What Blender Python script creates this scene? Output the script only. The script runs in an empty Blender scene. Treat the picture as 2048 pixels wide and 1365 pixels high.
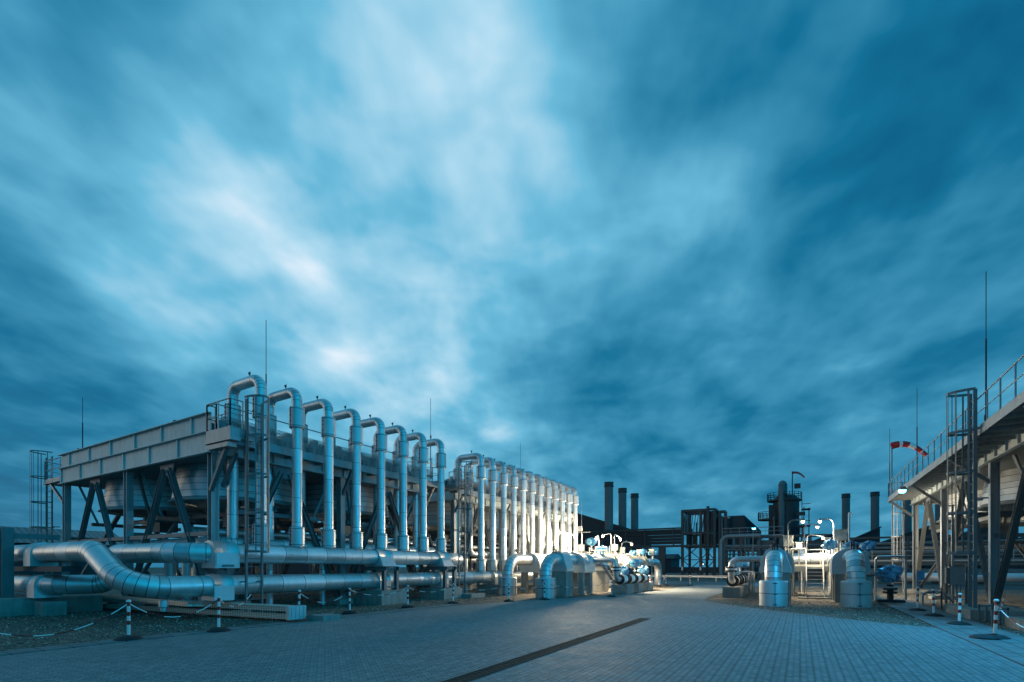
import bpy, math, random
from mathutils import Vector, Matrix
random.seed(7)
R = math.radians
sc = bpy.context.scene
COL = sc.collection

# ---------------------------------------------------------------- camera
cam_d = bpy.data.cameras.new('camera')
cam = bpy.data.objects.new('camera', cam_d); COL.objects.link(cam)
cam_d.sensor_width = 36.0; cam_d.lens = 36.0*982/2048
cam_d.shift_y = (1134-682.5)/2048
cam_d.clip_start = 0.1; cam_d.clip_end = 5000
cam.location = (0, 0, 1.8)
cam.rotation_euler = (R(90), 0, R(30.394))
sc.camera = cam

# ---------------------------------------------------------------- view + light
sc.view_settings.view_transform = 'Standard'
sc.view_settings.look = 'None'
sc.view_settings.exposure = 0.09
sc.view_settings.gamma = 1.0

TH = R(30.394)
def pdir(px, py):
    """unit direction of the sky seen at a place of the view (used to lay the cloud banks out)"""
    r = (px-1024)/982; u = (1134-py)/982
    v = Vector((-math.sin(TH)+math.cos(TH)*r, math.cos(TH)+math.sin(TH)*r, u)); v.normalize(); return v

w = bpy.data.worlds.new('World'); sc.world = w; w.use_nodes = True
NT = w.node_tree; NT.nodes.clear()
class NB:
    def __init__(s, nt): s.nt = nt
    def n(s, t, **k):
        x = s.nt.nodes.new(t)
        for a, b in k.items(): setattr(x, a, b)
        return x
    def set(s, sock, v):
        if hasattr(v, 'bl_idname') or isinstance(v, bpy.types.NodeSocket): s.nt.links.new(v, sock)
        else: sock.default_value = v
    def m(s, op, a, b=0.0, c=None, clamp=False):
        x = s.n('ShaderNodeMath', operation=op); x.use_clamp = clamp
        s.set(x.inputs[0], a); s.set(x.inputs[1], b)
        if c is not None: s.set(x.inputs[2], c)
        return x.outputs[0]
    def v(s, op, a, b=(0, 0, 0)):
        x = s.n('ShaderNodeVectorMath', operation=op)
        s.set(x.inputs[0], a); s.set(x.inputs[1], b)
        return x.outputs['Value'] if op in ('DOT_PRODUCT', 'LENGTH') else x.outputs[0]
    def xyz(s, a):
        x = s.n('ShaderNodeSeparateXYZ'); s.set(x.inputs[0], a); return x.outputs
    def comb(s, a, b, c=0.0):
        x = s.n('ShaderNodeCombineXYZ'); s.set(x.inputs[0], a); s.set(x.inputs[1], b); s.set(x.inputs[2], c); return x.outputs[0]
    def noise(s, vec, scale, detail=4, rough=.5, dist=0.0):
        x = s.n('ShaderNodeTexNoise'); s.set(x.inputs['Vector'], vec)
        x.inputs['Scale'].default_value = scale; x.inputs['Detail'].default_value = detail
        x.inputs['Roughness'].default_value = rough; x.inputs['Distortion'].default_value = dist
        return x.outputs['Fac']
    def ramp(s, fac, stops, interp='LINEAR'):
        x = s.n('ShaderNodeValToRGB'); s.set(x.inputs[0], fac)
        e = x.color_ramp.elements; x.color_ramp.interpolation = interp
        while len(e) < len(stops): e.new(0.5)
        for q, (p, c) in zip(e, stops):
            q.position = p; q.color = (c[0], c[1], c[2], 1) if not isinstance(c, float) else (c, c, c, 1)
        return x.outputs[0]
    def mix(s, fac, a, b, mode='MIX'):
        x = s.n('ShaderNodeMix', data_type='RGBA', blend_type=mode)
        s.set(x.inputs[0], fac)
        for sock, val in ((x.inputs[6], a), (x.inputs[7], b)):
            if isinstance(val, tuple) and len(val) == 3: val = (*val, 1)
            s.set(sock, val)
        return x.outputs[2]

b = NB(NT)
tc = b.n('ShaderNodeTexCoord'); D = tc.outputs['Generated']
X, Y, Z = b.xyz(D)
zc = b.m('ADD', b.m('MAXIMUM', Z, 0.0), 0.22)
wa = math.atan2(.395, .927)                 # wind bearing
wx, wy = -math.sin(wa), math.cos(wa)
PX = b.m('DIVIDE', X, zc); PY = b.m('DIVIDE', Y, zc)
along = b.m('ADD', b.m('MULTIPLY', PX, wx), b.m('MULTIPLY', PY, wy))
across = b.m('SUBTRACT', b.m('MULTIPLY', PX, wy), b.m('MULTIPLY', PY, wx))
n1 = b.noise(b.comb(across, b.m('MULTIPLY', along, .75), 3.1), 2.6, 4, .55, .25)
n2 = b.noise(b.comb(across, b.m('MULTIPLY', along, .45), 7.7), 7.5, 4, .55, .2)
n3 = b.noise(b.comb(across, b.m('MULTIPLY', along, .9), 1.7), .8, 2, .5, .2)
n4 = b.noise(b.v('MULTIPLY', D, (1.0, 1.0, 1.9)), 5.0, 3, .5, .3)
n5 = b.noise(b.comb(across, b.m('MULTIPLY', along, .9), 12.7), 4.4, 3, .5, .3)
val = b.m('ADD', b.m('MULTIPLY', b.m('SUBTRACT', n1, .5), .42), b.m('MULTIPLY', b.m('SUBTRACT', n2, .5), .24))
val = b.m('ADD', val, b.m('MULTIPLY', b.m('SUBTRACT', n4, .5), .43))
val = b.m('ADD', val, b.m('MULTIPLY', b.m('SUBTRACT', n5, .5), .47))
val = b.m('ADD', val, b.m('MULTIPLY', b.m('SUBTRACT', n3, .5), .25))
val = b.m('ADD', val, .525)
banks = [  # px, py, sigma, amount : where the cloud deck is thin (bright) or thick (dark)
 (470, 420, .22, .13), (800, 520, .26, .10), (1000, 260, .22, .14), (1140, 330, .10, .14), (1370, 430, .06, .22),
 (180, 520, .18, .14), (640, 545, .04, .08), (560, 640, .10, .06), (470, 370, .08, .12), (960, 60, .12, .14), (560, 60, .2, .10), (300, 250, .12, .08), (120, 480, .12, .08),
 (670, 728, .03, .14), (980, 868, .03, .16), (90, 300, .10, .06), (1290, 480, .14, .08), (400, 600, .12, .10), (900, 720, .04, .06), (730, 300, .05, .10),
 (0, 40, .26, -.38), (1560, 60, .24, -.17), (2048, 60, .24, -.18), (2000, 420, .25, -.08), (1650, 430, .2, .08), (60, 960, .26, -.30),
 (1700, 900, .30, -.15), (1150, 850, .16, -.10), (1350, 760, .12, -.05), (1180, 740, .10, -.08), (690, 190, .14, -.08), (1330, 170, .12, -.12), (1750, 600, .25, -.02),
 (600, 350, .06, -.08), (760, 390, .06, -.08), (30, 700, .12, -.08), (1200, 620, .08, -.06)]
for px, py, sg, am in banks:
    d = pdir(px, py)
    g = b.m('POWER', b.m('MAXIMUM', b.v('DOT_PRODUCT', D, tuple(d)), 0.0), 1/(sg*sg))
    val = b.m('ADD', val, b.m('MULTIPLY', g, am))
rear = b.m('MAXIMUM', b.v('DOT_PRODUCT', D, (.506, -.8625, .25)), 0.0)
val = b.m('SUBTRACT', val, b.m('MULTIPLY', b.m('POWER', rear, .7), .50))
sky = b.ramp(val, [(0.0, (0.0, .075, .175)), (.20, (.004, .140, .272)), (.42, (.046, .265, .430)),
                   (.62, (.130, .430, .620)), (.80, (.36, .61, .76)), (.96, (.70, .79, .87))])
# greyer, duller band of cloud along the horizon
hz = b.m('POWER', b.m('SUBTRACT', 1.0, b.m('MAXIMUM', Z, 0.0), clamp=True), 9.0)
sky = b.mix(b.m('MULTIPLY', hz, .55), sky, (.010, .165, .300))
# warm and blue glows added to the unseen sky to light and tint pipes
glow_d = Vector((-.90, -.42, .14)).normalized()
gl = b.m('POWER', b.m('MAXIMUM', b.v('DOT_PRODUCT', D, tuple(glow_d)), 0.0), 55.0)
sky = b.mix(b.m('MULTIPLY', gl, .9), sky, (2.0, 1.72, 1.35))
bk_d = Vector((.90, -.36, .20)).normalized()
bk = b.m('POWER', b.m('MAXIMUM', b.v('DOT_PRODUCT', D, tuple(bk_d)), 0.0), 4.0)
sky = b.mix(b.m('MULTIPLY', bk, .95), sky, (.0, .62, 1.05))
ns = b.n('ShaderNodeTexSky', sky_type='NISHITA'); ns.sun_disc = False
ns.sun_elevation = R(2); ns.sun_rotation = math.atan2(glow_d.x, glow_d.y)
skyn = b.mix(1.0, sky, b.mix(1.0, ns.outputs[0], (.006, .006, .006), 'MULTIPLY'), 'ADD')
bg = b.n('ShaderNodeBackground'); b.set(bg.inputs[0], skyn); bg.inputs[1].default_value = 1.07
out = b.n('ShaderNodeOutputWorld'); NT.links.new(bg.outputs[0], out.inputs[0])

sun_d = bpy.data.lights.new('sun', 'SUN'); sun_d.energy = 0.05; sun_d.angle = R(14); sun_d.color = (1.0, .78, .58)
sun = bpy.data.objects.new('sun', sun_d); COL.objects.link(sun)
sun.rotation_euler = Vector((-.45, -.88, .22)).to_track_quat('Z', 'Y').to_euler()

# ---------------------------------------------------------------- materials
def newmat(name):
    m = bpy.data.materials.new(name); m.use_nodes = True
    nt = m.node_tree; nt.nodes.clear(); q = NB(nt)
    p = q.n('ShaderNodeBsdfPrincipled'); o = q.n('ShaderNodeOutputMaterial')
    nt.links.new(p.outputs[0], o.inputs[0]); return m, q, p
def bump(q, p, h, strength, dist=.01):
    x = q.n('ShaderNodeBump'); x.inputs['Strength'].default_value = strength; x.inputs['Distance'].default_value = dist
    q.set(x.inputs['Height'], h); q.nt.links.new(x.outputs[0], p.inputs['Normal'])
def coords(q): return q.n('ShaderNodeTexCoord').outputs['Object']
def wcoords(q): return q.n('ShaderNodeNewGeometry').outputs['Position']

def metal(name, base, rough, metallic=1.0, var=.12, tone=True, mott=3.0):
    m, q, p = newmat(name); c = wcoords(q)
    n = q.noise(c, mott, 5, .6); n2 = q.noise(c, .7, 3, .5)
    f = q.m('ADD', q.m('MULTIPLY', q.m('SUBTRACT', n, .5), var*1.6), q.m('MULTIPLY', q.m('SUBTRACT', n2, .5), var*1.2))
    if tone:
        a = q.n('ShaderNodeAttribute', attribute_name='tone')
        f = q.m('ADD', f, q.m('MULTIPLY', a.outputs['Fac'], var))
    sx, sy, sz = q.xyz(c)
    st = q.noise(q.comb(q.m('MULTIPLY', sx, 5.0), q.m('MULTIPLY', sy, 5.0), q.m('MULTIPLY', sz, .8)), 1.6, 4, .6)
    f = q.m('ADD', f, q.m('MULTIPLY', q.m('SUBTRACT', st, .5), var*1.8))
    f = q.m('ADD', f, 1.0)
    col = q.n('ShaderNodeVectorMath', operation='SCALE'); col.inputs[0].default_value = base
    q.set(col.inputs['Scale'], f); q.nt.links.new(col.outputs[0], p.inputs['Base Color'])
    p.inputs['Metallic'].default_value = metallic
    rg = q.m('ADD', rough, q.m('MULTIPLY', q.m('SUBTRACT', n, .5), .30))
    if tone: rg = q.m('ADD', rg, q.m('MULTIPLY', a.outputs['Fac'], .07))
    q.set(p.inputs['Roughness'], rg)
    bump(q, p, q.noise(c, 6.0, 2, .5), .025, .02)
    return m
def plain(name, base, rough=.6, metallic=0.0, var=.15, scale=4.0, bmp=.1):
    m, q, p = newmat(name); c = wcoords(q)
    n = q.noise(c, scale, 5, .6)
    col = q.n('ShaderNodeVectorMath', operation='SCALE'); col.inputs[0].default_value = base
    q.set(col.inputs['Scale'], q.m('ADD', 1-var, q.m('MULTIPLY', n, 2*var)))
    q.nt.links.new(col.outputs[0], p.inputs['Base Color'])
    p.inputs['Roughness'].default_value = rough; p.inputs['Metallic'].default_value = metallic
    if bmp: bump(q, p, q.noise(c, scale*6, 4, .6), bmp, .01)
    return m
def emis(name, col, st):
    m, q, p = newmat(name)
    p.inputs['Base Color'].default_value = (.8, .8, .8, 1)
    p.inputs['Emission Color'].default_value = (*col, 1); p.inputs['Emission Strength'].default_value = st
    return m
M = {}
M['alu'] = metal('aluminium_cladding', (.66, .69, .70), .40, .72, var=.17)
M['alu2'] = metal('aluminium_sheet', (.58, .61, .62), .48, .65, var=.14)
M['seam'] = plain('cladding_seam', (.05, .055, .06), .7, .3)
M['galv'] = metal('galvanised_steel', (.36, .38, .39), .55, .75, .25, False, 9.0)
M['galvd'] = metal('weathered_steel', (.18, .20, .21), .6, .55, .25, False, 5.0)
M['dark'] = plain('dark_steel', (.032, .048, .056), .65, .15)
M['girder'] = metal('galvanised_panel', (.50, .56, .56), .6, .3, .3, False, 5.0)
M['iron'] = plain('rusted_iron', (.035, .022, .015), .9, .0, .5, 14)
M['rubber'] = plain('black_rubber', (.02, .02, .022), .8)
M['black'] = plain('black_flange', (.025, .025, .03), .5, .2)
M['white'] = plain('white_paint', (.78, .78, .76), .45, var=.04)
M['red'] = plain('red_paint', (.26, .012, .012), .45, var=.06)
M['cream'] = plain('cream_cabinet', (.46, .44, .38), .5, var=.05)
M['blue'] = plain('light_blue_paint', (.10, .36, .58), .35, var=.1)
M['tarp'] = plain('blue_plastic_wrap', (.15, .40, .60), .3, var=.35, scale=9, bmp=.6)
M['clad'] = plain('dark_building_cladding', (.030, .040, .050), .8)
M['stack'] = plain('grey_stack_paint', (.085, .125, .14), .6)
M['fabric'] = plain('windsock_red', (.6, .03, .03), .7)
M['bulbw'] = emis('warm_lamp_glass', (1.0, .66, .32), 4)
M['bulbn'] = emis('neutral_lamp_glass', (1.0, .80, .52), 4)
M['bulbc'] = emis('cyan_lamp_glass', (.10, .66, 1.0), 8)
M['bulbr'] = emis('red_lamp_glass', (1.0, .18, .08), 6)

M['stone_a'] = plain('brown_stone', (.16, .13, .10), .8, bmp=0)
M['stone_b'] = plain('pale_stone', (.42, .38, .31), .8, bmp=0)
M['stone_c'] = plain('dark_stone', (.07, .065, .06), .8, bmp=0)
def mk_concrete():
    m, q, p = newmat('concrete'); c = wcoords(q)
    n = q.noise(c, 1.2, 6, .65); n2 = q.noise(c, 14, 4, .6)
    x, y, z = q.xyz(c)
    st = q.noise(q.comb(q.m('MULTIPLY', x, 5), q.m('MULTIPLY', y, 5), q.m('MULTIPLY', z, .7)), 1.0, 3, .6)
    f = q.m('ADD', q.m('MULTIPLY', n, .45), q.m('ADD', q.m('MULTIPLY', n2, .15), q.m('MULTIPLY', st, .4)))
    q.nt.links.new(q.ramp(f, [(.3, (.15, .15, .14)), (.5, (.27, .27, .25)), (.72, (.40, .39, .36))]), p.inputs['Base Color'])
    p.inputs['Roughness'].default_value = .85
    bump(q, p, n2, .25, .01); return m
M['conc'] = mk_concrete()

def mk_gravel():
    m, q, p = newmat('gravel'); c = wcoords(q)
    v = q.n('ShaderNodeTexVoronoi'); q.set(v.inputs['Vector'], c); v.inputs['Scale'].default_value = 17
    v2 = q.n('ShaderNodeTexVoronoi'); q.set(v2.inputs['Vector'], c); v2.inputs['Scale'].default_value = 34
    h = q.m('SUBTRACT', 1.0, v.outputs['Distance']); 
    cs = q.xyz(v.outputs['Color'])[0]; big = q.noise(c, .35, 4, .6)
    f = q.m('ADD', q.m('MULTIPLY', cs, .7), q.m('MULTIPLY', big, .3))
    col = q.ramp(f, [(.1, (.045, .04, .036)), (.45, (.15, .135, .115)), (.8, (.36, .30, .21)), (1.0, (.58, .50, .38))])
    crev = q.ramp(v.outputs['Distance'], [(.35, (1, 1, 1)), (.75, (.25, .25, .25))])
    q.nt.links.new(q.mix(1.0, col, crev, 'MULTIPLY'), p.inputs['Base Color'])
    p.inputs['Roughness'].default_value = .8
    bump(q, p, q.m('ADD', h, q.m('MULTIPLY', v2.outputs['Distance'], -.3)), 1.0, .05); return m
M['gravel'] = mk_gravel()

def mk_pavers():
    m, q, p = newmat('interlocking_pavers'); c = wcoords(q)
    x, y, z = q.xyz(c)
    ty = q.m('PINGPONG', q.m('ADD', y, 400.0), .0412); tx = q.m('PINGPONG', q.m('ADD', x, 400.0), .1025)
    u = q.m('ADD', y, q.m('MULTIPLY', q.m('SUBTRACT', tx, .051), .25)); v = q.m('ADD', x, q.m('MULTIPLY', q.m('SUBTRACT', ty, .0206), 1.0))
    bt = q.n('ShaderNodeTexBrick'); q.set(bt.inputs['Vector'], q.comb(u, v, 0.0))
    bt.inputs['Scale'].default_value = 1.0; bt.inputs['Brick Width'].default_value = .165
    bt.inputs['Row Height'].default_value = .1025; bt.inputs['Mortar Size'].default_value = .009
    bt.inputs['Mortar Smooth'].default_value = .3; bt.inputs['Bias'].default_value = 0
    bt.inputs['Color1'].default_value = (.0, .0, .0, 1); bt.inputs['Color2'].default_value = (1, 1, 1, 1); bt.inputs['Mortar'].default_value = (.5, .5, .5, 1)
    br = q.xyz(bt.outputs['Color'])[0]
    # the joints running along the yard gape more than the ones across
    gx = q.m('PINGPONG', q.m('ADD', v, 410.0), .1025); gj = q.m('LESS_THAN', gx, .013)
    teeth = q.m('GREATER_THAN', q.m('PINGPONG', q.m('ADD', y, 400.03), .0825), .03)
    gj = q.m('MULTIPLY', gj, teeth)
    big = q.noise(c, .16, 5, .6); mid = q.noise(c, 1.6, 5, .65); fine = q.noise(c, 60, 3, .6)
    lanes = q.noise(q.comb(q.m('MULTIPLY', x, 1.0), q.m('MULTIPLY', y, .13), 0.0), .8, 4, .55)
    f = q.m('ADD', q.m('MULTIPLY', br, .22), q.m('ADD', q.m('MULTIPLY', big, .30), q.m('MULTIPLY', mid, .22)))
    f = q.m('ADD', f, q.m('ADD', q.m('MULTIPLY', lanes, .16), q.m('MULTIPLY', fine, .10)))
    col = q.ramp(f, [(.28, (.115, .14, .147)), (.5, (.20, .235, .242)), (.72, (.30, .335, .335))])
    spots = q.ramp(q.noise(c, .55, 6, .7, .6), [(.30, (.50, .50, .50)), (.44, (1, 1, 1))])
    col = q.mix(.35, col, spots, 'MULTIPLY')
    oil = q.ramp(q.noise(c, .23, 4, .5, .3), [(.30, (.55, .55, .55)), (.40, (1, 1, 1))])
    col = q.mix(.3, col, oil, 'MULTIPLY')
    col = q.mix(q.m('MULTIPLY', bt.outputs['Fac'], .62), col, (.05, .055, .055))
    col = q.mix(q.m('MULTIPLY', gj, .85), col, (.015, .02, .02))
    q.nt.links.new(col, p.inputs['Base Color'])
    q.set(p.inputs['Roughness'], q.m('ADD', .58, q.m('MULTIPLY', mid, .35)))
    h = q.m('ADD', q.m('MULTIPLY', bt.outputs['Fac'], -1.0), q.m('ADD', q.m('MULTIPLY', fine, .12), q.m('MULTIPLY', br, .18)))
    bump(q, p, h, .8, .012); return m
M['pavers'] = mk_pavers()

def mk_slabs():
    m, q, p = newmat('edge_slabs'); c = wcoords(q); x, y, z = q.xyz(c)
    bt = q.n('ShaderNodeTexBrick'); q.set(bt.inputs['Vector'], q.comb(y, x, 0.0)); bt.offset = 0
    bt.inputs['Scale'].default_value = 1.0; bt.inputs['Brick Width'].default_value = .5
    bt.inputs['Row Height'].default_value = .35; bt.inputs['Mortar Size'].default_value = .012
    n = q.noise(c, 1.4, 5, .65)
    col = q.ramp(n, [(.3, (.11, .12, .12)), (.7, (.22, .23, .23))])
    q.nt.links.new(q.mix(bt.outputs['Fac'], col, (.03, .03, .03)), p.inputs['Base Color'])
    p.inputs['Roughness'].default_value = .75
    bump(q, p, q.m('MULTIPLY', bt.outputs['Fac'], -1), .8, .01); return m
M['slabs'] = mk_slabs()
def mk_asph():
    m, q, p = newmat('asphalt'); c = wcoords(q)
    n = q.noise(c, .3, 5, .6); f = q.noise(c, 40, 3, .6)
    q.nt.links.new(q.ramp(q.m('ADD', q.m('MULTIPLY', n, .6), q.m('MULTIPLY', f, .4)), [(.3, (.04, .042, .045)), (.7, (.09, .09, .09))]), p.inputs['Base Color'])
    p.inputs['Roughness'].default_value = .5; bump(q, p, f, .4, .01); return m
M['asph'] = mk_asph()
M['soil'] = plain('bare_ground', (.07, .075, .06), .9, var=.4, scale=.3)
def mk_roof():
    m, q, p = newmat('corrugated_roof'); c = wcoords(q); x, y, z = q.xyz(c)
    s = q.m('PINGPONG', q.m('ADD', y, 500.0), .35)
    q.nt.links.new(q.ramp(s, [(0, (.10, .11, .12)), (.35, (.17, .18, .19))]), p.inputs['Base Color'])
    p.inputs['Roughness'].default_value = .5; p.inputs['Metallic'].default_value = .4; bump(q, p, s, 1, .1); return m
M['roof'] = mk_roof()
def mk_mesh():
    """expanded metal parapet: a real see-through lozenge grid"""
    m, q, p = newmat('expanded_mesh'); c = wcoords(q); x, y, z = q.xyz(c)
    h = q.m('ADD', x, y)
    a = q.m('PINGPONG', q.m('ADD', q.m('ADD', h, q.m('MULTIPLY', z, 2.0)), 300.0), .06)
    e = q.m('PINGPONG', q.m('ADD', q.m('SUBTRACT', h, q.m('MULTIPLY', z, 2.0)), 300.0), .06)
    hole = q.m('MULTIPLY', q.m('GREATER_THAN', a, .02), q.m('GREATER_THAN', e, .02))
    p.inputs['Base Color'].default_value = (.3, .3, .3, 1); p.inputs['Metallic'].default_value = .6; p.inputs['Roughness'].default_value = .5
    q.set(p.inputs['Alpha'], q.m('SUBTRACT', 1.0, hole)); return m
M['mesh'] = mk_mesh()
def mk_tray():
    m, q, p = newmat('perforated_tray'); c = wcoords(q); x, y, z = q.xyz(c)
    a = q.m('PINGPONG', q.m('ADD', x, 300.0), .06)
    zz = q.m('PINGPONG', q.m('ADD', z, 300.0), .03)
    hole = q.m('MULTIPLY', q.m('GREATER_THAN', a, .035), q.m('GREATER_THAN', zz, .018))
    q.nt.links.new(q.mix(hole, (.62, .58, .50), (.04, .04, .04)), p.inputs['Base Color'])
    p.inputs['Metallic'].default_value = .5; p.inputs['Roughness'].default_value = .5; return m
M['tray'] = mk_tray()

# ---------------------------------------------------------------- mesh builder
def V(*a): return Vector(a)
class MB:
    def __init__(s): s.v = []; s.f = []; s.m = []; s.sm = []; s.t = []
    def face(s, idx, m=0, smooth=False, tone=0.0):
        s.f.append(idx); s.m.append(m); s.sm.append(smooth); s.t.append(tone)
    def hexa(s, P, m=0):
        o = len(s.v); s.v += [Vector(p) for p in P]
        for q in ((0, 3, 2, 1), (4, 5, 6, 7), (0, 1, 5, 4), (1, 2, 6, 5), (2, 3, 7, 6), (3, 0, 4, 7)):
            s.face([o+i for i in q], m)
        return s
    def box(s, x0, x1, y0, y1, z0, z1, m=0):
        return s.hexa([(x0, y0, z0), (x1, y0, z0), (x1, y1, z0), (x0, y1, z0), (x0, y0, z1), (x1, y0, z1), (x1, y1, z1), (x0, y1, z1)], m)
    def frame(s, p, q, up=None):
        p = Vector(p); q = Vector(q); d = (q-p).normalized()
        u = Vector(up) if up else (Vector((0, 0, 1)) if abs(d.z) < .95 else Vector((0, 1, 0)))
        a = d.cross(u).normalized(); c = a.cross(d).normalized()
        return p, q, a, c
    def beam(s, p, q, w, h, m=0, up=None, off=(0, 0)):
        p, q, a, c = s.frame(p, q, up)
        p = p+a*off[0]+c*off[1]; q = q+a*off[0]+c*off[1]
        P = [e+a*i*w/2+c*j*h/2 for e in (p, q) for i, j in ((-1, -1), (1, -1), (1, 1), (-1, 1))]
        return s.hexa([P[0], P[1], P[2], P[3], P[4], P[5], P[6], P[7]], m)
    def ibeam(s, p, q, w, h, t=.02, m=0, up=None):
        s.beam(p, q, w, t, m, up, (0, h/2-t/2)); s.beam(p, q, w, t, m, up, (0, -h/2+t/2))
        return s.beam(p, q, t, h-2*t-.002, m, up)
    def ring(s, c, a, b_, r, n):
        o = len(s.v)
        for i in range(n):
            t = 2*math.pi*i/n; s.v.append(c+a*(r*math.cos(t))+b_*(r*math.sin(t)))
        return o
    def bridge(s, o1, o2, n, m=0, smooth=True, tone=0.0):
        for i in range(n):
            j = (i+1) % n; s.face([o1+i, o1+j, o2+j, o2+i], m, smooth, tone)
    def cap(s, o, n, m=0, flip=False):
        idx = [o+i for i in range(n)]; s.face(idx[::-1] if flip else idx, m)
    def tube(s, p, q, r, n=8, m=0, r2=None, caps=True):
        p, q, a, c = s.frame(p, q); r2 = r if r2 is None else r2
        o1 = s.ring(p, a, c, r, n); o2 = s.ring(q, a, c, r2, n); s.bridge(o1, o2, n, m)
        if caps:
            o3 = s.ring(p, a, c, r, n); s.cap(o3, n, m, True); o4 = s.ring(q, a, c, r2, n); s.cap(o4, n, m)
        return s
    def lathe(s, prof, c, axis=(0, 0, 1), n=24, m=0, closed=False, smooth=True):
        """prof = [(radius, distance along axis, material)] ; a new material starts a new strip"""
        c = Vector(c); ax = Vector(axis).normalized()
        u = Vector((0, 0, 1)) if abs(ax.z) < .9 else Vector((0, 1, 0))
        a = ax.cross(u).normalized(); e = a.cross(ax).normalized()
        for k in range(len(prof)-1):
            r1, z1 = prof[k][:2]; r2, z2 = prof[k+1][:2]
            mm = prof[k][2] if len(prof[k]) > 2 else m
            o1 = s.ring(c+ax*z1, a, e, max(r1, 1e-4), n); o2 = s.ring(c+ax*z2, a, e, max(r2, 1e-4), n)
            s.bridge(o1, o2, n, mm, smooth, random.uniform(-1, 1))
        return s
    def path(s, pts, r, R_=.5, n=24, seam=0.0, gores=5, m=0, ms=1, caps=True, sw=.022):
        pts = [Vector(p) for p in pts]
        st = [(pts[0], (pts[1]-pts[0]).normalized(), True)]
        for i in range(1, len(pts)-1):
            d1 = (pts[i]-pts[i-1]).normalized(); d2 = (pts[i+1]-pts[i]).normalized()
            RR = R_[i-1] if isinstance(R_, (list, tuple)) else R_
            ang = d1.angle(d2); T = RR*math.tan(ang/2); c0 = pts[i]-d1*T
            nrm = (d2-d1*d1.dot(d2)).normalized(); ctr = c0+nrm*RR
            k = max(2, round(gores*ang/(math.pi/2)))
            for j in range(k+1):
                t = ang*j/k
                st.append((ctr-nrm*RR*math.cos(t)+d1*RR*math.sin(t), d1*math.cos(t)+nrm*math.sin(t), True))
        st.append((pts[-1], (pts[-1]-pts[-2]).normalized(), True))
        full = [st[0]]
        for a_, b_ in zip(st, st[1:]):
            L = (b_[0]-a_[0]).length
            if seam and L > seam*1.3 and a_[1].dot(b_[1]) > .999:
                k = int(round(L/seam))
                for j in range(1, k): full.append((a_[0].lerp(b_[0], j/k), a_[1], True))
            full.append(b_)
        d = full[0][1]; u = Vector((0, 0, 1)) if abs(d.z) < .9 else Vector((0, 1, 0))
        a = d.cross(u).normalized(); prev = None
        for i, (c, t, _) in enumerate(full):
            if i: a = (a-t*a.dot(t)).normalized()
            e = t.cross(a)
            hw = sw/2 if (seam and 0 < i < len(full)-1) else 0
            oA = s.ring(c-t*hw, a, e, r, n)
            if prev is not None: s.bridge(prev, oA, n, m, True, random.uniform(-1, 1))
            if hw:
                oA2 = s.ring(c-t*hw, a, e, r, n); oB = s.ring(c+t*hw, a, e, r, n); s.bridge(oA2, oB, n, ms)
                oA = s.ring(c+t*hw, a, e, r, n)
            prev = oA
            if caps and i in (0, len(full)-1):
                o = s.ring(c, a, e, r, n); s.cap(o, n, m, i == 0)
        return s
    def sheet(s, pts, z, m=0):
        o = len(s.v); s.v += [Vector((x, y, z)) for x, y in pts]; s.face(list(range(o, len(s.v))), m); return s

def wloc(o):
    v = Vector((0, 0, 0))
    while o: v += o.location; o = o.parent
    return v
def obj(name, mb, mats, parent=None, loc=None):
    """one mesh object; vertices are given in world coordinates"""
    if isinstance(mats, str): mats = [mats]
    me = bpy.data.meshes.new(name)
    L = Vector(loc) if loc is not None else (wloc(parent) if parent else Vector((0, 0, 0)))
    me.from_pydata([tuple(v-L) for v in mb.v], [], mb.f); me.update()
    for x in mats: me.materials.append(M[x])
    me.polygons.foreach_set('material_index', mb.m); me.polygons.foreach_set('use_smooth', mb.sm)
    at = me.attributes.new('tone', 'FLOAT', 'FACE'); at.data.foreach_set('value', mb.t)
    o = bpy.data.objects.new(name, me); COL.objects.link(o)
    if parent: o.parent = parent
    elif loc is not None: o.location = loc
    return o
def tag(o, label, cat, group=None):
    o['label'] = label; o['category'] = cat
    if group: o['group'] = group
    return o
def thing(name, label, cat, loc, group=None):
    o = bpy.data.objects.new(name, None); COL.objects.link(o); o.location = loc; o.empty_display_size = .3
    return tag(o, label, cat, group)
def struct(name, mb, mats, parent=None):
    o = obj(name, mb, mats, parent); o['kind'] = 'structure'; return o
def dup(root, loc, label, group=None):
    r = root.copy(); COL.objects.link(r); r.location = loc; r['label'] = label
    if group: r['group'] = group
    for ch in list(root.children):
        c = ch.copy(); COL.objects.link(c); c.parent = r
        for g in list(ch.children):
            d = g.copy(); COL.objects.link(d); d.parent = c
    return r
ORD = ['nearest', 'second', 'third', 'fourth', 'fifth', 'sixth', 'seventh', 'eighth', 'ninth', 'tenth', 'eleventh', 'twelfth', 'thirteenth', 'fourteenth']

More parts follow.
